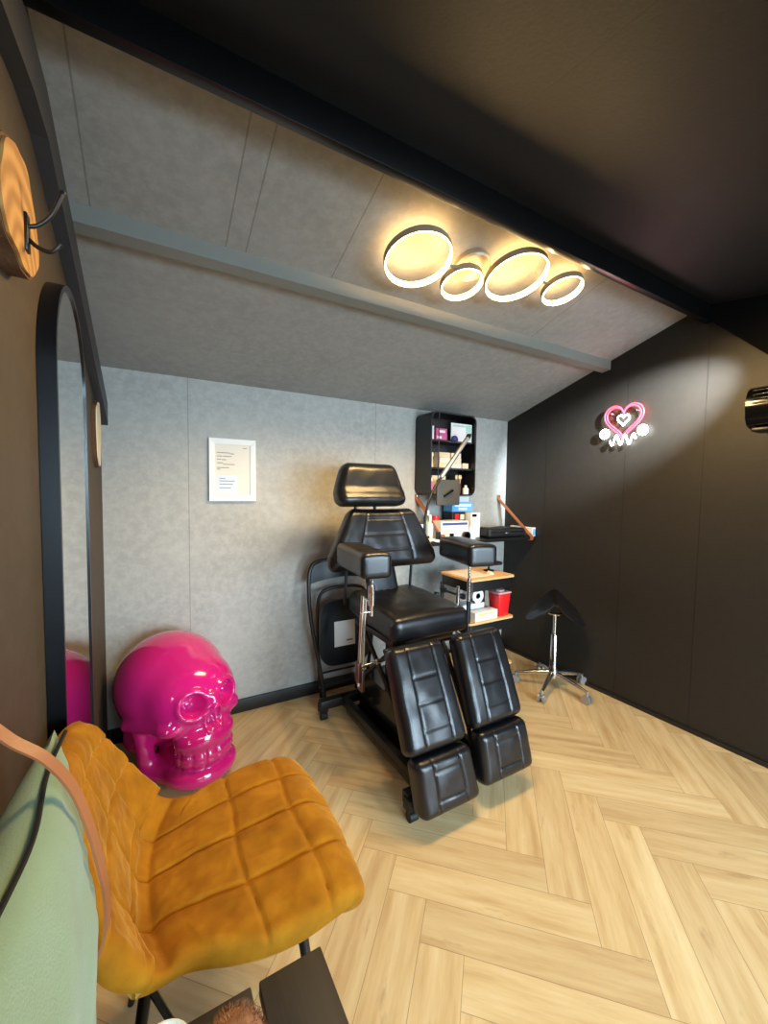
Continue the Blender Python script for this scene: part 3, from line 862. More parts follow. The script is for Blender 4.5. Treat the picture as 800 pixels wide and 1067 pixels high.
# arm rests
def armrest(fc, bc, w, h):
    fc, bc = V(fc), V(bc); d = (bc-fc); L = d.length; d.normalize(); xa = V((d.y, -d.x, 0)).normalized(); za = d
    ya = za.cross(xa)
    c = (fc+bc)/2
    def warp(p):
        x, y, z = p
        return (x*(1+.03*math.sin(z*20)), y-.006*max(0, 1-(x/(w/2))**2)*(1 if y < 0 else 0), z)
    mb = MB(); mb.rbox((w, h, L), .022, basis(xa, ya, za, c), (12, 10, 20), warp)
    return mb.build('armrest', M['leather'], tc, angle=60)
aL = armrest((.797, 1.42, .988), (.845, 1.80, .985), .135, .105)
aR = armrest((1.400, 1.44, .985), (1.485, 1.80, .985), .155, .108)
# arm posts
mb = MB()
mb.cyl((.868, 1.60, .94), (.868, 1.60, .82), .010).cyl((.868, 1.60, .865), (.868, 1.60, .775), .0165).cyl((.868, 1.60, .78), (.868, 1.60, .725), .009)
mb.box((.868, 1.60, .938), (.05, .08, .008), bevel=.002)
mb.tube([(.872, 1.60, .745), (.812, 1.60, .745)], .006).tube([(.845, 1.60, .800), (.822, 1.60, .815)], .007)
mb.tube([(.823, 1.60, .825), (.806, 1.60, .41)], .009).tube([(.838, 1.60, .80), (.824, 1.60, .41)], .006)
mb.tube([(.80, 1.60, .495), (.945, 1.60, .505)], .007).lathe([(0, -.01), (.013, -.008), (.013, .008), (0, .01)], (.905, 1.60, .502), (1, 0, 0))
mb.build('arm_post', M['chrome'], tc)
MB().tube([(.850, 1.595, .875), (.838, 1.575, .885), (.828, 1.565, .895)], [.006, .008, .010]).build('arm_lever', M['rubber'], tc)
mb = MB(); mb.box((.803, 1.60, .475), (.018, .035, .09), bevel=.003).box((.820, 1.60, .435), (.016, .04, .10), bevel=.003)
mb.build('arm_bracket', M['copper'], tc)
mb = MB(); mb.cyl((1.452, 1.60, .935), (1.452, 1.60, .78), .007).cyl((1.452, 1.60, .84), (1.452, 1.60, .72), .0105).box((1.452, 1.60, .936), (.05, .08, .008), bevel=.002)
mb.cyl((1.395, 1.62, .80), (1.395, 1.62, .55), .010)
mb.tube([(1.395, 1.62, .60), (1.30, 1.64, .60)], .010)
mb.build('arm_post', M['chrome'], tc)
MB().tube([(1.452, 1.595, .735), (1.468, 1.59, .722), (1.480, 1.585, .710)], [.005, .006, .006]).build('arm_lever', M['rubber'], tc)
# black side brackets right of seat (seen under the arm rest)
MB().box((1.44, 1.86, .60), (.02, .03, .22), bevel=.003).box((1.40, 1.86, .52), (.1, .03, .03), bevel=.003).build('arm_bracket', M['black_metal'], tc)
# leg rests
def leg(xc_t, xc_b, w, yt, zt_, yb, zb, name, seams, n=(56, 8, 64), th=.085):
    a = V((xc_t, yt, zt_)); b = V((xc_b, yb, zb)); za = (a-b); L = za.length; c = (a+b)/2
    ya = za.normalized().cross(V((1, 0, 0))); c = c+ya*th*.5
    def sh(x, y, z, u_, w_): return x*(1+.03*(-w_)), y, z
    return pad(name, (w, th, L), .032, c, (1, 0, 0), za, tc, n, seams_x=(-.46, .46), seams_z=seams, puff=.012, gd=.0045, shape=sh, wr=.003, gw=.0035)
leg(.975, .968, .282, 1.385, .655, 1.195, .298, 'leg_rest', (-.62, -.14, .34))
leg(1.318, 1.296, .285, 1.375, .658, 1.200, .312, 'leg_rest', (-.62, -.14, .34))
leg(.978, .996, .282, 1.190, .280, 1.140, .072, 'foot_rest', (-.45, .50), (56, 8, 36))
leg(1.305, 1.315, .290, 1.195, .296, 1.150, .085, 'foot_rest', (-.45, .50), (56, 8, 36))
# leg frames and side plates
mb = MB()
for x in (.90, 1.04, 1.20, 1.36):
    mb.tube([(x, 1.50, .585), (x, 1.475, .56), (x, 1.30, .26), (x, 1.27, .14)], .010)
mb.tube([(.88, 1.50, .59), (1.40, 1.50, .59)], .012); mb.tube([(.90, 1.31, .275), (1.04, 1.31, .275)], .008); mb.tube([(1.2, 1.31, .275), (1.36, 1.31, .275)], .008)
mb.build('leg_frame', M['black_metal'], tc)
# base
mb = MB()
mb.box((1.135, 1.66, .062), (.40, .70, .03), bevel=.004)
for x in (.955, 1.315): mb.box((x, 1.68, .085), (.035, .84, .05), bevel=.005)
mb.box((1.14, 2.09, .085), (.66, .05, .05), bevel=.005); mb.box((1.14, 1.285, .075), (.56, .05, .05), bevel=.005)
mb.build('base_frame', M['black_metal'], tc)
mb = MB(); mb.prism([(1.40, .08), (1.98, .08), (1.92, .30), (1.56, .30)], (0, 1, 0), (0, 0, 1), (.28, 0, 0), (1.0, 0, 0))
bv = mb.build('motor_cover', M['gloss_black'], tc, smooth=False)
mb = MB(); mb.box((1.14, 1.74, .42), (.14, .16, .30), bevel=.01).box((1.14, 1.76, .585), (.36, .40, .03), bevel=.005)
for x in (.99, 1.29): mb.tube([(x, 1.58, .28), (x, 1.92, .56)], .012).tube([(x, 1.92, .28), (x, 1.58, .56)], .012)
mb.build('lift_column', M['black_metal'], tc)
for (x, y) in ((.875, 1.265), (1.40, 1.285), (.83, 2.09), (1.45, 2.09)):
    mb = MB(); mb.box((x, y, .068), (.05, .045, .05), bevel=.004).cyl((x-.018, y-.01, .0215), (x+.018, y-.01, .0215), .021).cyl((x, y, .045), (x, y, .02), .010)
    mb.build('caster', M['rubber'], tc)

# ------------------------------------------------------------------ folding chair by the wall
fc = thing('folding_chair', 'black metal folding chair behind the treatment chair by the grey wall', 'chair', (1.02, 2.2, 0))
def lean(z): return 2.185+.085*(z/.86)
mb = MB()
fr = catmull([(.885, lean(.01), .012), (.862, lean(.2), .20), (.812, lean(.5), .50), (.800, lean(.70), .70), (.812, lean(.82), .82), (.862, lean(.87), .868), (1.02, lean(.88), .874), (1.178, lean(.87), .868), (1.228, lean(.82), .82), (1.24, lean(.70), .70), (1.228, lean(.5), .50), (1.178, lean(.2), .20), (1.155, lean(.01), .012)], 6)
mb.tube(fr, .0115, 10)
mb.tube([(.845, lean(.13), .13), (1.195, lean(.13), .13)], .008)
mb.build('front_frame', M['black_metal'], fc)
mb = MB()
bk = catmull([(.90, 2.30, .012), (.872, 2.28, .25), (.858, 2.262, .52), (.868, 2.255, .66), (.93, 2.25, .70), (1.02, 2.25, .705), (1.11, 2.25, .70), (1.172, 2.255, .66), (1.182, 2.262, .52), (1.168, 2.28, .25), (1.14, 2.30, .012)], 6)
mb.tube(bk, .010, 10); mb.tube([(.885, 2.285, .17), (1.155, 2.285, .17)], .007)
mb.build('rear_frame', M['black_metal'], fc)
mb = MB(); pts = []
for k in range(17):
    a = -1+k/8; pts.append((1.02+.205*a, 2.262+.012*a*a, 0))
rows = []
for p in pts:
    s = abs((p[0]-1.02)/.205)
    rows.append([mb.bm.verts.new((p[0], p[1]+dy, z)) for (dy, z) in ((-.004, .868-.03*s**6), (.004, .868-.03*s**6), (.004, .765-.03*s**2), (-.004, .765-.03*s**2))])
for a, b in zip(rows, rows[1:]):
    for k in range(4): mb._fin(mb.bm.faces.new((a[k], a[(k+1) % 4], b[(k+1) % 4], b[k])))
mb._fin(mb.bm.faces.new(rows[0][::-1])); mb._fin(mb.bm.faces.new(rows[-1]))
mb.build('back_slat', M['black_metal'], fc)
mb = MB(); o = []
for k in range(32):
    a = 2*PI*k/32; c_, s_ = math.cos(a), math.sin(a)
    o.append((.165*math.copysign(abs(c_)**.45, c_), .195*math.copysign(abs(s_)**.45, s_)))
mb.prism(o, (1, 0, 0), (0, .06, 1), (0, .022, 0), (1.015, 2.185, .445))
mb.build('seat', M['leather'], fc)
mb = MB().box((1.0, 2.1755, .44), (.135, .002, .15), rot=Matrix.Rotation(-.06, 3, 'X'))
ls = mb.build('label_sheet', M['paper'], fc, smooth=False); ls['label'] = 'white paper sheet with small print'
mb = MB()
mb.box((1.03, 2.1695, .397), (.04, .0012, .008), rot=Matrix.Rotation(-.06, 3, 'X'))
mb.build('print', M['print'], ls, smooth=False)

# ------------------------------------------------------------------ wall shelf with leather straps
SZ = .966
sh = thing('wall_shelf', 'black wall shelf board hung on two brown leather straps', 'shelf', (2.0, YB, .94))
MB().box((2.02, 2.229, SZ-.011), (1.03, .32, .022), bevel=.002).build('shelf_board', M['black_metal'], sh, smooth=False)
for x0, x1 in ((1.655, 1.675), (2.462, 2.485)):
    mb = MB(); pts = [(x0, YB-.003, 1.275), (x0, YB-.006, 1.245)]
    a, b = V((x0, YB-.008, 1.24)), V((x1, 2.064, SZ-.0)); pts += [a.lerp(b, k/8) for k in range(9)]
    pts += [V((x1, 2.062, SZ-.014)), V((x1, 2.068, SZ-.0255)), V((x1, 2.10, SZ-.0255))]
    mb.ribbon(pts, (.036, 0, 0), .004); s = mb.build('strap', M['brown_leather'], sh)
    MB().lathe([(0, 0), (.006, 0), (.006, .003), (0, .005)], (x0, YB-.006, 1.262), (0, -1, 0)).build('screw', M['chrome'], s)

def carton(name, label, cat, x0, x1, z0, z1, y0, dep, mat, group=None, prints=(), rz=0, bevel=.002):
    c = V(((x0+x1)/2, y0+dep/2, (z0+z1)/2)); rot = rotz(rz)
    t = thing(name, label, cat, (c.x, c.y, z0), group)
    bx = MB().box(c, (x1-x0, dep, z1-z0), rot=rot, bevel=bevel).build('carton', mat, t, smooth=False)
    for (a, b, p, q, pm) in prints:   # fractions across and up on the front face
        cx = x0+(a+b)/2*(x1-x0); cz = z0+(p+q)/2*(z1-z0)
        w = rot @ V((cx-c.x, -dep/2-.0006, 0))
        MB().box((c.x+w.x, c.y+w.y, cz), ((b-a)*(x1-x0), .0012, (q-p)*(z1-z0)), rot=rot).build('print', pm, bx, smooth=False)
    return t
def bottle(name, label, cat, x, y, z, r, h, mat, capm, group=None, neck=.35, caph=.2):
    t = thing(name, label, cat, (x, y, z), group)
    hb = h*(1-caph)
    MB().lathe([(0, 0), (r*.92, 0), (r, .004), (r, hb*.78), (r*.8, hb*.88), (r*neck, hb*.95), (r*neck, hb), (0, hb)], (x, y, z)).build('body', mat, t)
    MB().lathe([(0, hb-.004), (r*neck*1.25, hb-.004), (r*neck*1.25, h), (0, h)], (x, y, z)).build('cap', capm, t)
    return t
Z = SZ
carton('glove_box', 'white carton with blue top stripe on the wall shelf', 'box', 1.665, 1.900, Z, 1.097, 2.115, .12, M['white'], None,
       ((.04, .96, .80, .93, M['navy']), (.30, .46, .15, .38, M['gloss_black']), (.06, .26, .2, .6, M['cream']), (.55, .9, .45, .6, M['paper_blue'])))
bottle('squeeze_bottle', 'white bottle with red cap standing behind the striped white carton', 'bottle', 1.735, 2.275, Z, .024, .158, M['white'], M['red'], neck=.9, caph=.34)
bottle('spray_bottle', 'mint coloured bottle with white cap behind the left leather strap', 'bottle', 1.660, 2.262, Z, .025, .20, M['mint'], M['white'], caph=.3)
bottle('spray_bottle', 'slim white bottle left of the mint coloured bottle on the shelf', 'bottle', 1.612, 2.17, Z, .022, .175, M['white'], M['white'], caph=.25)
carton('small_box', 'pale blue small carton at the left end of the wall shelf', 'box', 1.535, 1.588, Z, 1.075, 2.20, .07, M['paper_blue'])
carton('small_box', 'narrow black box beside the left leather strap on the shelf', 'box', 1.628, 1.650, Z, 1.03, 2.10, .03, M['black_metal'])
single(MB().ribbon(catmull([(1.53, 2.09, Z+.012), (1.56, 2.085, Z+.022), (1.59, 2.085, Z+.013), (1.62, 2.085, Z+.010)], 4), (0, .04, 0), .016), 'folded_tissue', M['paper'], 'crumpled white tissue at the front left edge of the shelf', 'tissue', (1.57, 2.09, Z))
carton('glove_box', 'tall white box with black print in the middle of the shelf', 'box', 1.992, 2.078, Z, 1.146, 2.19, .09, M['white'], None, ((.1, .6, .84, .95, M['gloss_black']),))
carton('glove_box', 'dark carton with red print under the light blue box', 'box', 1.865, 1.985, Z, 1.152, 2.245, .10, M['black_metal'], None, ((.2, .5, .72, .92, M['red']), (.6, .9, .7, .9, M['cream']), (.1, .9, .1, .5, M['white'])))
carton('glove_box', 'light blue glove carton stacked topmost in the middle of the shelf', 'box', 1.862, 2.055, 1.153, 1.222, 2.245, .10, M['blue'], None, ((.1, .9, .55, .8, M['paper_blue']), (.3, .7, .2, .4, M['white'])))
carton('small_box', 'small pale box lying on top of the light blue carton', 'box', 1.94, 2.03, 1.223, 1.262, 2.26, .07, M['paper_blue'])
bottle('clear_bottle', 'clear bottle with yellowish label in front of the tall white box', 'bottle', 1.955, 2.14, Z, .030, .125, M['paper_blue'], M['white'], caph=.2)
mb = MB(); mb.lathe([(.012, 0), (.030, 0), (.030, .018), (.012, .018), (.012, 0)], (1.865, 2.084, Z+.0305), (0, 1, 0))
single(mb, 'tape_roll', M['gloss_black'], 'small black tape roll standing in front of the cartons', 'tape roll', (1.865, 2.09, Z))
# black case and rainbow carton
t = thing('equipment_case', 'flat black zipped case lying on the right half of the shelf', 'case', (2.26, 2.16, Z))
mb = MB(); mb.rbox((.37, .16, .068), .022, basis(V((1, -.04, 0)).normalized(), V((.04, 1, 0)).normalized(), V((0, 0, 1)), (2.27, 2.175, Z+.0345)), (20, 12, 8), lambda p: (p.x, p.y, p.z+.003*math.sin(p.x*30)*(p.z > 0)))
mb.build('body', M['rubber'], t)
MB().box((2.26, 2.092, Z+.034), (.05, .012, .016), bevel=.004).build('latch', M['chrome'], t)
MB().tube(catmull([(2.10, 2.10, Z+.045), (2.2, 2.087, Z+.045), (2.42, 2.085, Z+.042)], 4), .003, 6).build('zip', M['gloss_black'], t)
t = carton('small_box', 'white and rainbow coloured carton at the right end of the shelf', 'box', 2.505, 2.538, Z, 1.032, 2.075, .22, M['white'])
MB().box((2.5215, 2.0743, Z+.032), (.028, .0012, .05)).build('print', M['blue'], t, smooth=False)
t['label'] = 'white carton with blue front at the right end of the shelf'
# wire rack
mb = MB()
for y in (2.12, 2.20): mb.tube(catmull([(1.515, y, Z+.003), (1.515, y, 1.12), (1.52, y, 1.128), (1.585, y, 1.128), (1.595, y, 1.12), (1.595, y, Z+.003)], 4), .003, 6)
for z in (1.0, 1.06): mb.tube([(1.515, 2.12, z), (1.515, 2.20, z)], .002, 6).tube([(1.595, 2.12, z), (1.595, 2.20, z)], .002, 6)
#single(mb, 'wire_rack', M['black_metal'], 'thin black wire rack at the left end of the wall shelf', 'rack', (1.55, 2.16, Z))
mb.bm.free()

# ------------------------------------------------------------------ arm lamp clamped to the shelf
al = thing('arm_lamp', 'slender black gooseneck work lamp clamped at the left shelf end', 'lamp', (1.50, 2.10, .93))
MB().box((1.512, 2.08, 1.006), (.03, .05, .014), bevel=.003).box((1.496, 2.08, .975), (.012, .05, .07), bevel=.003).box((1.512, 2.08, .934), (.03, .05, .010), bevel=.002).cyl((1.512, 2.08, .932), (1.512, 2.08, .90), .006).build('clamp', M['black_metal'], al)
neck = catmull([(1.502, 2.08, 1.01), (1.505, 2.08, 1.10), (1.525, 2.085, 1.20), (1.565, 2.09, 1.29), (1.642, 2.10, 1.39), (1.66, 2.10, 1.415)], 6)
MB().tube(neck, .0085, 10).build('gooseneck', M['black_metal'], al)
a, b = V((1.648, 2.10, 1.395)), V((1.855, 2.10, 1.655)); d = (b-a).normalized()
mb = MB().tube([a-d*.01, a, b, b+d*.012], [.010, .015, .015, .013], 12); mb.build('lamp_tube', M['alu'], al)
MB().tube([b+d*.006, b+d*.03], [.0165, .0165], 12).tube([b+d*.02, b+d*.02+V((.0, -.02, .012))], .008).build('end_cap', M['black_metal'], al)

# ------------------------------------------------------------------ wall cabinet
cx0, cx1, cy0, cy1, cz0, cz1 = 1.632, 2.035, 2.205, YB-.001, 1.268, 1.838
cb = thing('wall_cabinet', 'open black metal wall cabinet with rounded corners and two shelves', 'cabinet', (1.83, YB, cz0))
def rrect(x0, x1, z0, z1, r, n=6):
    o = []
    for (cx, cz, a0) in ((x1-r, z1-r, 0), (x0+r, z1-r, PI/2), (x0+r, z0+r, PI), (x1-r, z0+r, 1.5*PI)):
        for k in range(n+1):
            a = a0+PI/2*k/n; o.append((cx+r*math.cos(a), cz+r*math.sin(a)))
    return o
oo, ii = rrect(cx0, cx1, cz0, cz1, .05), rrect(cx0+.010, cx1-.010, cz0+.010, cz1-.010, .042)
mb = MB(); rows = []
for (y, L) in ((cy0, oo), (cy1, oo), (cy1-.004, ii), (cy0, ii)): rows.append([mb.bm.verts.new((p[0], y, p[1])) for p in L])
for a in range(4):
    if a == 1: continue
    A, B = rows[a], rows[(a+1) % 4]
    for i in range(len(oo)): j = (i+1) % len(oo); mb._fin(mb.bm.faces.new((A[i], A[j], B[j], B[i])))
mb._fin(mb.bm.faces.new(rows[1])); mb._fin(mb.bm.faces.new(rows[2]))
mb.build('body', M['black_metal'], cb)
CS1, CS2 = 1.652, 1.462
for z in (CS1, CS2): MB().box(((cx0+cx1)/2, (cy0+cy1)/2+.01, z-.006), (cx1-cx0-.022, cy1-cy0-.025, .012)).build('shelf', M['black_metal'], cb, smooth=False)
MB().tube([(1.70, cy0+.004, cz0+.012), (1.70, cy0+.004, cz1-.012)], .0035, 8).build('rod', M['black_metal'], cb)
mb = MB().box((1.777, 2.192, 1.290), (.198, .014, .175), bevel=.003); dr = mb.build('flap_door', M['grey_metal'], cb)
MB().tube([(1.735, 2.18, 1.265), (1.735, 2.168, 1.268), (1.80, 2.166, 1.305), (1.80, 2.18, 1.306)], .007, 8).build('handle', M['gloss_black'], dr)
gy = cy0+.05
def stock(x0, x1, z0, h, m_, label, cat='box', name='storage_box', y=gy, dep=.10, group='cartons in the wall cabinet', prints=()):
    return carton(name, label, cat, x0, x1, z0, z0+h, y, dep, m_, group, prints)
stock(1.66, 1.694, CS1, .095, M['paper'], 'narrow white carton at the left of the upper cabinet shelf')
stock(1.712, 1.81, CS1, .040, M['pinkbox'], 'lower pink carton on the upper cabinet shelf', prints=((.1, .5, .3, .7, M['white']),))
stock(1.712, 1.808, CS1+.0405, .042, M['pinkbox'], 'upper pink carton on the upper cabinet shelf', prints=((.3, .8, .3, .7, M['white']),))
t = thing('picture_card', 'white and mint green card standing on the upper cabinet shelf', 'card', (1.92, gy-.02, CS1))
MB().box((1.920, gy-.02, CS1+.063), (.19, .004, .125)).build('card', M['white'], t, smooth=False)
MB().box((1.985, gy-.0226, CS1+.063), (.05, .001, .11)).box((1.90, gy-.0226, CS1+.108), (.12, .001, .012)).build('print', M['mint'], t, smooth=False)
single(MB().lathe([(0, 0), (.026, 0), (.026, .012), (.020, .028), (.008, .036), (0, .037)], (1.848, gy-.032, CS1)), 'dark_pot', M['navy'], 'small dark blue dome in front of the mint card', 'pot', (1.848, gy-.025, CS1))
k = 0
for (x0, x1, c, z, lab) in ((1.658, 1.694, 4, .0, 'left stack'), (1.745, 1.845, 3, .0, 'middle stack'), (1.852, 1.945, 3, .0, 'right stack')):
    hh = .0255 if c == 4 else .036
    for i in range(c):
        pos = ['lowest', 'second', 'third', 'topmost'][i] if c == 4 else ['lowest', 'middle', 'topmost'][i]
        stock(x0+.004*(i % 2), x1-.003*(i % 3), CS2+i*(hh+.0005), hh, M['cream'] if (i+k) % 2 else M['paper_warm'], '%s cream carton of the %s on the middle cabinet shelf' % (pos, lab))
    k += 1
stock(1.955, 2.012, CS2, .040, M['cream'], 'single cream carton right of the stacks on the middle cabinet shelf')
zb = cz0+.0105
stock(1.70, 1.82, zb, .13, M['cream'], 'tall cream carton behind the flap door, bottom of the cabinet', y=gy+.02)
t = thing('brush_jar', 'brown jar of brushes on the cabinet bottom, right of the flap door', 'jar', (1.93, gy+.02, zb))
MB().lathe([(0, 0), (.024, 0), (.026, .075), (.022, .075), (.020, .006), (0, .006)], (1.93, gy+.02, zb)).build('jar', M['copper'], t)
for dx, dy in ((-.01, 0), (.004, .008), (.012, -.006), (0, -.01)):
    q = MB().tube([(1.93+dx*.6, gy+.02+dy*.6, zb+.01), (1.93+dx*1.6, gy+.02+dy*1.6, zb+.115)], .003, 6).build('brush', M['oak'], t)
    MB().lathe([(0, 0), (.006, .004), (.008, .015), (.004, .03), (0, .032)], (1.93+dx*1.6, gy+.02+dy*1.6, zb+.108)).build('bristles', M['cream'], q)
bottle('small_bottle', 'small white bottle at the right of the cabinet bottom', 'bottle', 1.985, gy-.005, zb, .022, .065, M['white'], M['white'])
bottle('small_bottle', 'small pink bottle at the left of the cabinet bottom', 'bottle', 1.666, gy-.02, zb+.012, .013, .10, M['pinkbox'], M['white'])

# ------------------------------------------------------------------ trolley
tr = thing('trolley', 'black three tier trolley with light wood tops beside the chair', 'trolley', (1.835, 1.95, 0))
tx0, tx1, ty0, ty1 = 1.645, 2.03, 1.80, 2.10
def tier(z, name):
    o = rrect(tx0, tx1, ty0, ty1, .025, 4)
    mb = MB(); mb.prism(o, (1, 0, 0), (0, 1, 0), (0, 0, .012), (0, 0, z-.012)); mb.build('wood_top', M['oak'], tr, angle=30)
    o = rrect(tx0+.006, tx1-.006, ty0+.006, ty1-.006, .022, 4)
    mb = MB(); mb.prism(o, (1, 0, 0), (0, 1, 0), (0, 0, .062), (0, 0, z-.0745)); mb.build('tray', M['black_metal'], tr, angle=30)
for z in (.768, .502, .20): tier(z, '')
for x in (tx0+.010, tx1-.010):
    for y in (ty1-.02,) + ((ty0+.022,) if x < 1.8 else ()):
        MB().box((x, y, .40), (.02, .02, .61), bevel=.003).build('post', M['black_metal'], tr)
mb = MB().tube([(tx0-.012, ty0+.06, .66), (tx0-.035, ty0+.06, .67), (tx0-.035, ty1-.06, .67), (tx0-.012, ty1-.06, .66)], .007, 8); mb.box((tx0-.006, ty0+.06, .66), (.02, .03, .03)).box((tx0-.006, ty1-.06, .66), (.02, .03, .03)); mb.build('handle', M['black_metal'], tr)
for x in (tx0+.04, tx1-.04):
    for y in (ty0+.04, ty1-.04):
        MB().cyl((x, y, .127), (x, y, .055), .007).box((x, y, .06), (.028, .03, .02), bevel=.003).cyl((x-.010, y, .028), (x+.010, y, .028), .0275).build('caster', M['rubber'], tr)
carton('paper_sheets', 'sheet of pale paper lying on the trolley top', 'paper', 1.67, 1.86, .7685, .7715, 1.86, .20, M['paper_warm'], bevel=0)
mb = MB(); mb.prism([(0, 0), (.05, 0), (.018, .022)], (1, 0, 0), (0, 0, 1), (0, .03, 0), (1.865, 1.87, .7687))
single(mb, 'paper_tent', M['cream'], 'small folded cream paper on the trolley top', 'paper', (1.88, 1.88, .7687), smooth=False)
t = thing('magnifier_stand', 'low black stand with a small white ball on the trolley top', 'stand', (1.96, 1.97, .7685))
MB().lathe([(0, 0), (.035, 0), (.035, .006), (.008, .012), (.007, .045), (0, .045)], (1.965, 1.975, .7685)).box((1.985, 1.96, .820), (.13, .06, .022), bevel=.008).tube([(1.93, 1.96, .83), (1.90, 1.95, .872)], .007).build('stand', M['rubber'], t)
MB().lathe([(.0215*math.sin(PI*k/10), -.024*math.cos(PI*k/10)) for k in range(11)], (1.90, 1.95, .893)).build('ball', M['white'], t)
# middle tier load
T2 = .5025
t = thing('sharps_container', 'red plastic sharps container with grey lid on the trolley middle tier', 'container', (1.95, 1.85, T2))
def taper(mb, cx, cy, z0, z1, w0, d0, w1, d1):
    a = [mb.bm.verts.new((cx+sx*w0/2, cy+sy*d0/2, z0)) for sx, sy in ((-1, -1), (1, -1), (1, 1), (-1, 1))]
    b = [mb.bm.verts.new((cx+sx*w1/2, cy+sy*d1/2, z1)) for sx, sy in ((-1, -1), (1, -1), (1, 1), (-1, 1))]
    mb._fin(mb.bm.faces.new(a[::-1])); mb._fin(mb.bm.faces.new(b))
    for i in range(4): j = (i+1) % 4; mb._fin(mb.bm.faces.new((a[i], a[j], b[j], b[i])))
    bmesh.ops.bevel(mb.bm, geom=[e for e in mb.bm.edges], offset=.008, segments=2, affect='EDGES', profile=.5)
    return mb
taper(MB(), 1.955, 1.865, T2, T2+.145, .085, .085, .105, .10).build('body', M['red'], t)
MB().box((1.955, 1.865, T2+.151), (.112, .106, .012), bevel=.004).lathe([(0, 0), (.03, 0), (.03, .012), (0, .012)], (1.955, 1.865, T2+.156)).build('lid', plain('grey_lid', sr(190, 150, 150), .4), t)
carton('small_box', 'long white and yellow carton lying at the front of the middle tier', 'box', 1.70, 1.895, T2, T2+.055, 1.815, .07, M['white'], None, ((.1, .8, .65, .85, plain('yellow_print', sr(226, 210, 120), .6)), (.2, .7, .2, .4, M['cream'])), rz=.04)
carton('small_box', 'grey white carton behind the yellow striped carton on the middle tier', 'box', 1.68, 1.86, T2, T2+.085, 1.90, .08, M['paper'])
mb = MB(); mb.lathe([(.018, 0), (.046, 0), (.046, .10), (.018, .10), (.018, 0)], (1.800, 1.895, T2+.085+.047), (0, 1, 0))
single(mb, 'paper_roll', M['paper'], 'white paper roll lying on the cartons of the middle tier', 'paper roll', (1.80, 1.94, T2+.0855))

# ------------------------------------------------------------------ saddle stool
st = thing('saddle_stool', 'black saddle stool on a chrome five star base by the black wall', 'stool', (2.3, 1.70, 0))
hx, hy = 2.30, 1.70
MB().lathe([(0, .075), (.030, .075), (.034, .10), (.030, .13), (.024, .15), (.020, .36), (.017, .365), (0, .365)], (hx, hy, 0)).build('column', M['chrome'], st)
MB().cyl((hx, hy, .36), (hx, hy, .50), .011).build('gas_lift', M['chrome'], st)
MB().lathe([(0, .495), (.014, .495), (.05, .503), (.058, .514), (.05, .521), (0, .521)], (hx, hy, 0)).build('seat_plate', M['chrome'], st)
for k in range(5):
    a = math.radians(-86+72*k); ca, sa = math.cos(a), math.sin(a); R = .235
    lg = MB().tube([(hx+.02*ca, hy+.02*sa, .105), (hx+.12*ca, hy+.12*sa, .092), (hx+R*ca, hy+R*sa, .068)], [.019, .015, .011], 10).build('leg', M['chrome'], st)
    x, y = hx+R*ca, hy+R*sa; tx_, ty_ = -sa, ca
    MB().cyl((x, y, .075), (x, y, .045), .008).cyl((x+tx_*.009, y+ty_*.009, .0275), (x+tx_*.021, y+ty_*.021, .0275), .0272).cyl((x-tx_*.009, y-ty_*.009, .0275), (x-tx_*.021, y-ty_*.021, .0275), .0272).cyl((x+tx_*.022, y+ty_*.022, .0275), (x-tx_*.022, y-ty_*.022, .0275), .010).build('caster', M['alu'], lg)
mb = MB(); n = 28; top, bot = [], []
da = math.radians(219); fxs, fys = V((math.cos(da), math.sin(da), 0)), V((-math.sin(da), math.cos(da), 0))
for i in range(n+1):
    ra, rb = [], []
    for j in range(n+1):
        u_, v_ = i/n*2-1, j/n*2-1
        du_, dv_ = u_*math.sqrt(1-v_*v_/2), v_*math.sqrt(1-u_*u_/2)
        wid = .185*(1-.35*max(0, du_)); L = .19
        edge = max(0, 1-(du_**2+dv_**2))**.5
        z = .556+.035*du_**2*(1 if du_ > 0 else 1.4)-.105*abs(dv_)**1.5+.030*gauss(dv_, .25)*(1-.3*abs(du_))
        p = V((hx, hy, 0))+fxs*du_*L+fys*dv_*wid
        ra.append(mb.bm.verts.new((p.x, p.y, z+.022*edge)))
        rb.append(ra[-1] if max(abs(u_), abs(v_)) > .999 else mb.bm.verts.new((p.x, p.y, z-.026*edge)))
    top.append(ra); bot.append(rb)
for i in range(n):
    for j in range(n):
        mb._fin(mb.bm.faces.new((top[i][j], top[i+1][j], top[i+1][j+1], top[i][j+1])))
        q = (bot[i][j], bot[i][j+1], bot[i+1][j+1], bot[i+1][j])
        if len(set(q)) == 4: mb._fin(mb.bm.faces.new(q))
mb.build('saddle_seat', M['leather'], st, angle=80)

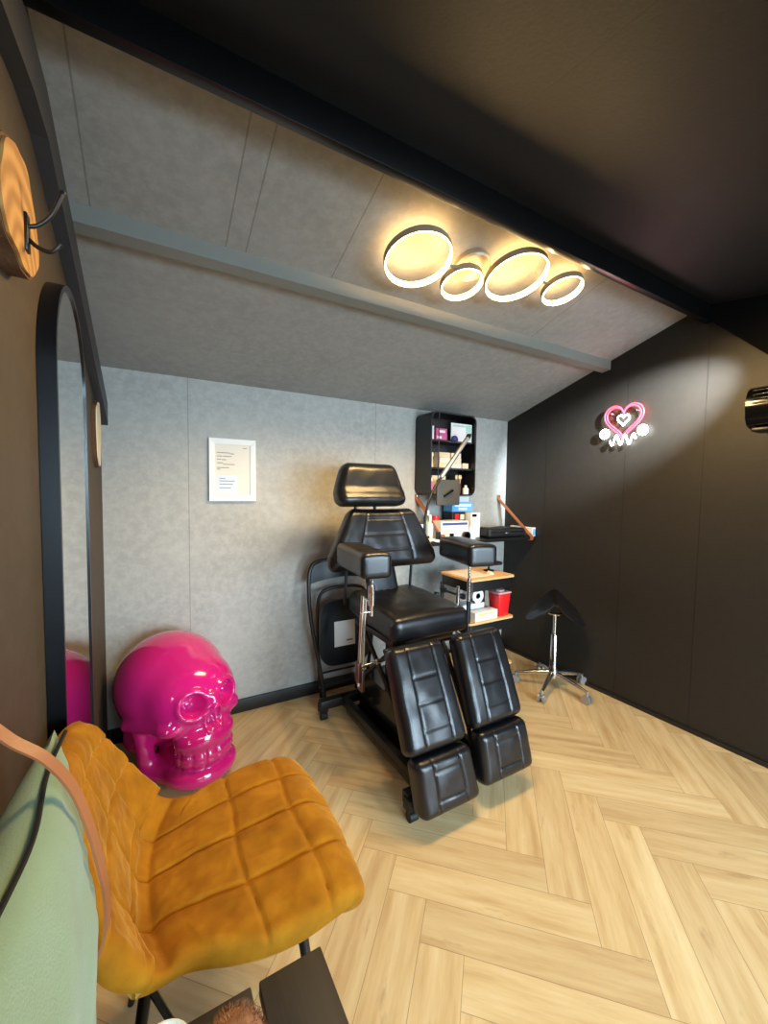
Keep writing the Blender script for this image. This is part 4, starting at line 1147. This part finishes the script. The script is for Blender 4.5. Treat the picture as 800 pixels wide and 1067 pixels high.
# ------------------------------------------------------------------ light
def area(name, loc, rot, sx, sy, power, col):
    l = bpy.data.lights.new(name, 'AREA'); l.shape = 'RECTANGLE'; l.size = sx; l.size_y = sy; l.energy = power; l.color = col
    o = bpy.data.objects.new(name, l); COL.objects.link(o); o.location = loc; o.rotation_euler = rot; return o
def day(name, x0, x1, z0, z1, power, tilt, col):
    o = area(name, ((x0+x1)/2, YF-.45, (z0+z1)/2+.25), (math.radians(90-tilt), 0, 0), x1-x0+.3, z1-z0, power, col)
    o.data.spread = math.radians(120); return o
day('daylight_door', DX0, DX1, 0, DZ, 112, 16, (.66, .84, 1.0))
day('daylight_window', WX0, WX1, WZ0, WZ1, 72, 16, (.58, .82, 1.0))
for i, p in enumerate(LAMPS):
    l = bpy.data.lights.new('led', 'SPOT'); l.energy = 11.5; l.color = (1, .68, .30); l.spot_size = math.radians(172); l.spot_blend = .35; l.shadow_soft_size = .006
    o = bpy.data.objects.new('led_light', l); COL.objects.link(o); o.location = p; o.rotation_euler = NN.to_track_quat('Z', 'Y').to_euler()
# added out-of-view cool spot, only there to make the light streak on the black wall
sl = thing('added_spot', 'added out-of-view cool spot that makes the light streak on the right wall', 'lamp', (2.15, .40, zr(.40)))
MB().cyl((2.15, .40, zr(.40)-.001), (2.15, .405, zr(.40)-.03), .016).build('added_spot_socket', M['black_metal'], sl)
l = bpy.data.lights.new('added_streak_spot', 'SPOT'); l.energy = 1300; l.color = (.72, .86, 1); l.spot_size = math.radians(34); l.spot_blend = 1.0; l.shadow_soft_size = .012
o = bpy.data.objects.new('added_streak_spot', l); COL.objects.link(o); o.location = (2.15, .415, zr(.40)-.045)
o.rotation_euler = (V(o.location)-V((2.542, 1.30, 1.75))).to_track_quat('Z', 'Y').to_euler()
w = bpy.data.worlds.new('sky'); scene.world = w; w.use_nodes = True
w.node_tree.nodes['Background'].inputs[0].default_value = (.70, .82, 1, 1); w.node_tree.nodes['Background'].inputs[1].default_value = .6
scene.cycles.max_bounces = 8; scene.cycles.diffuse_bounces = 5
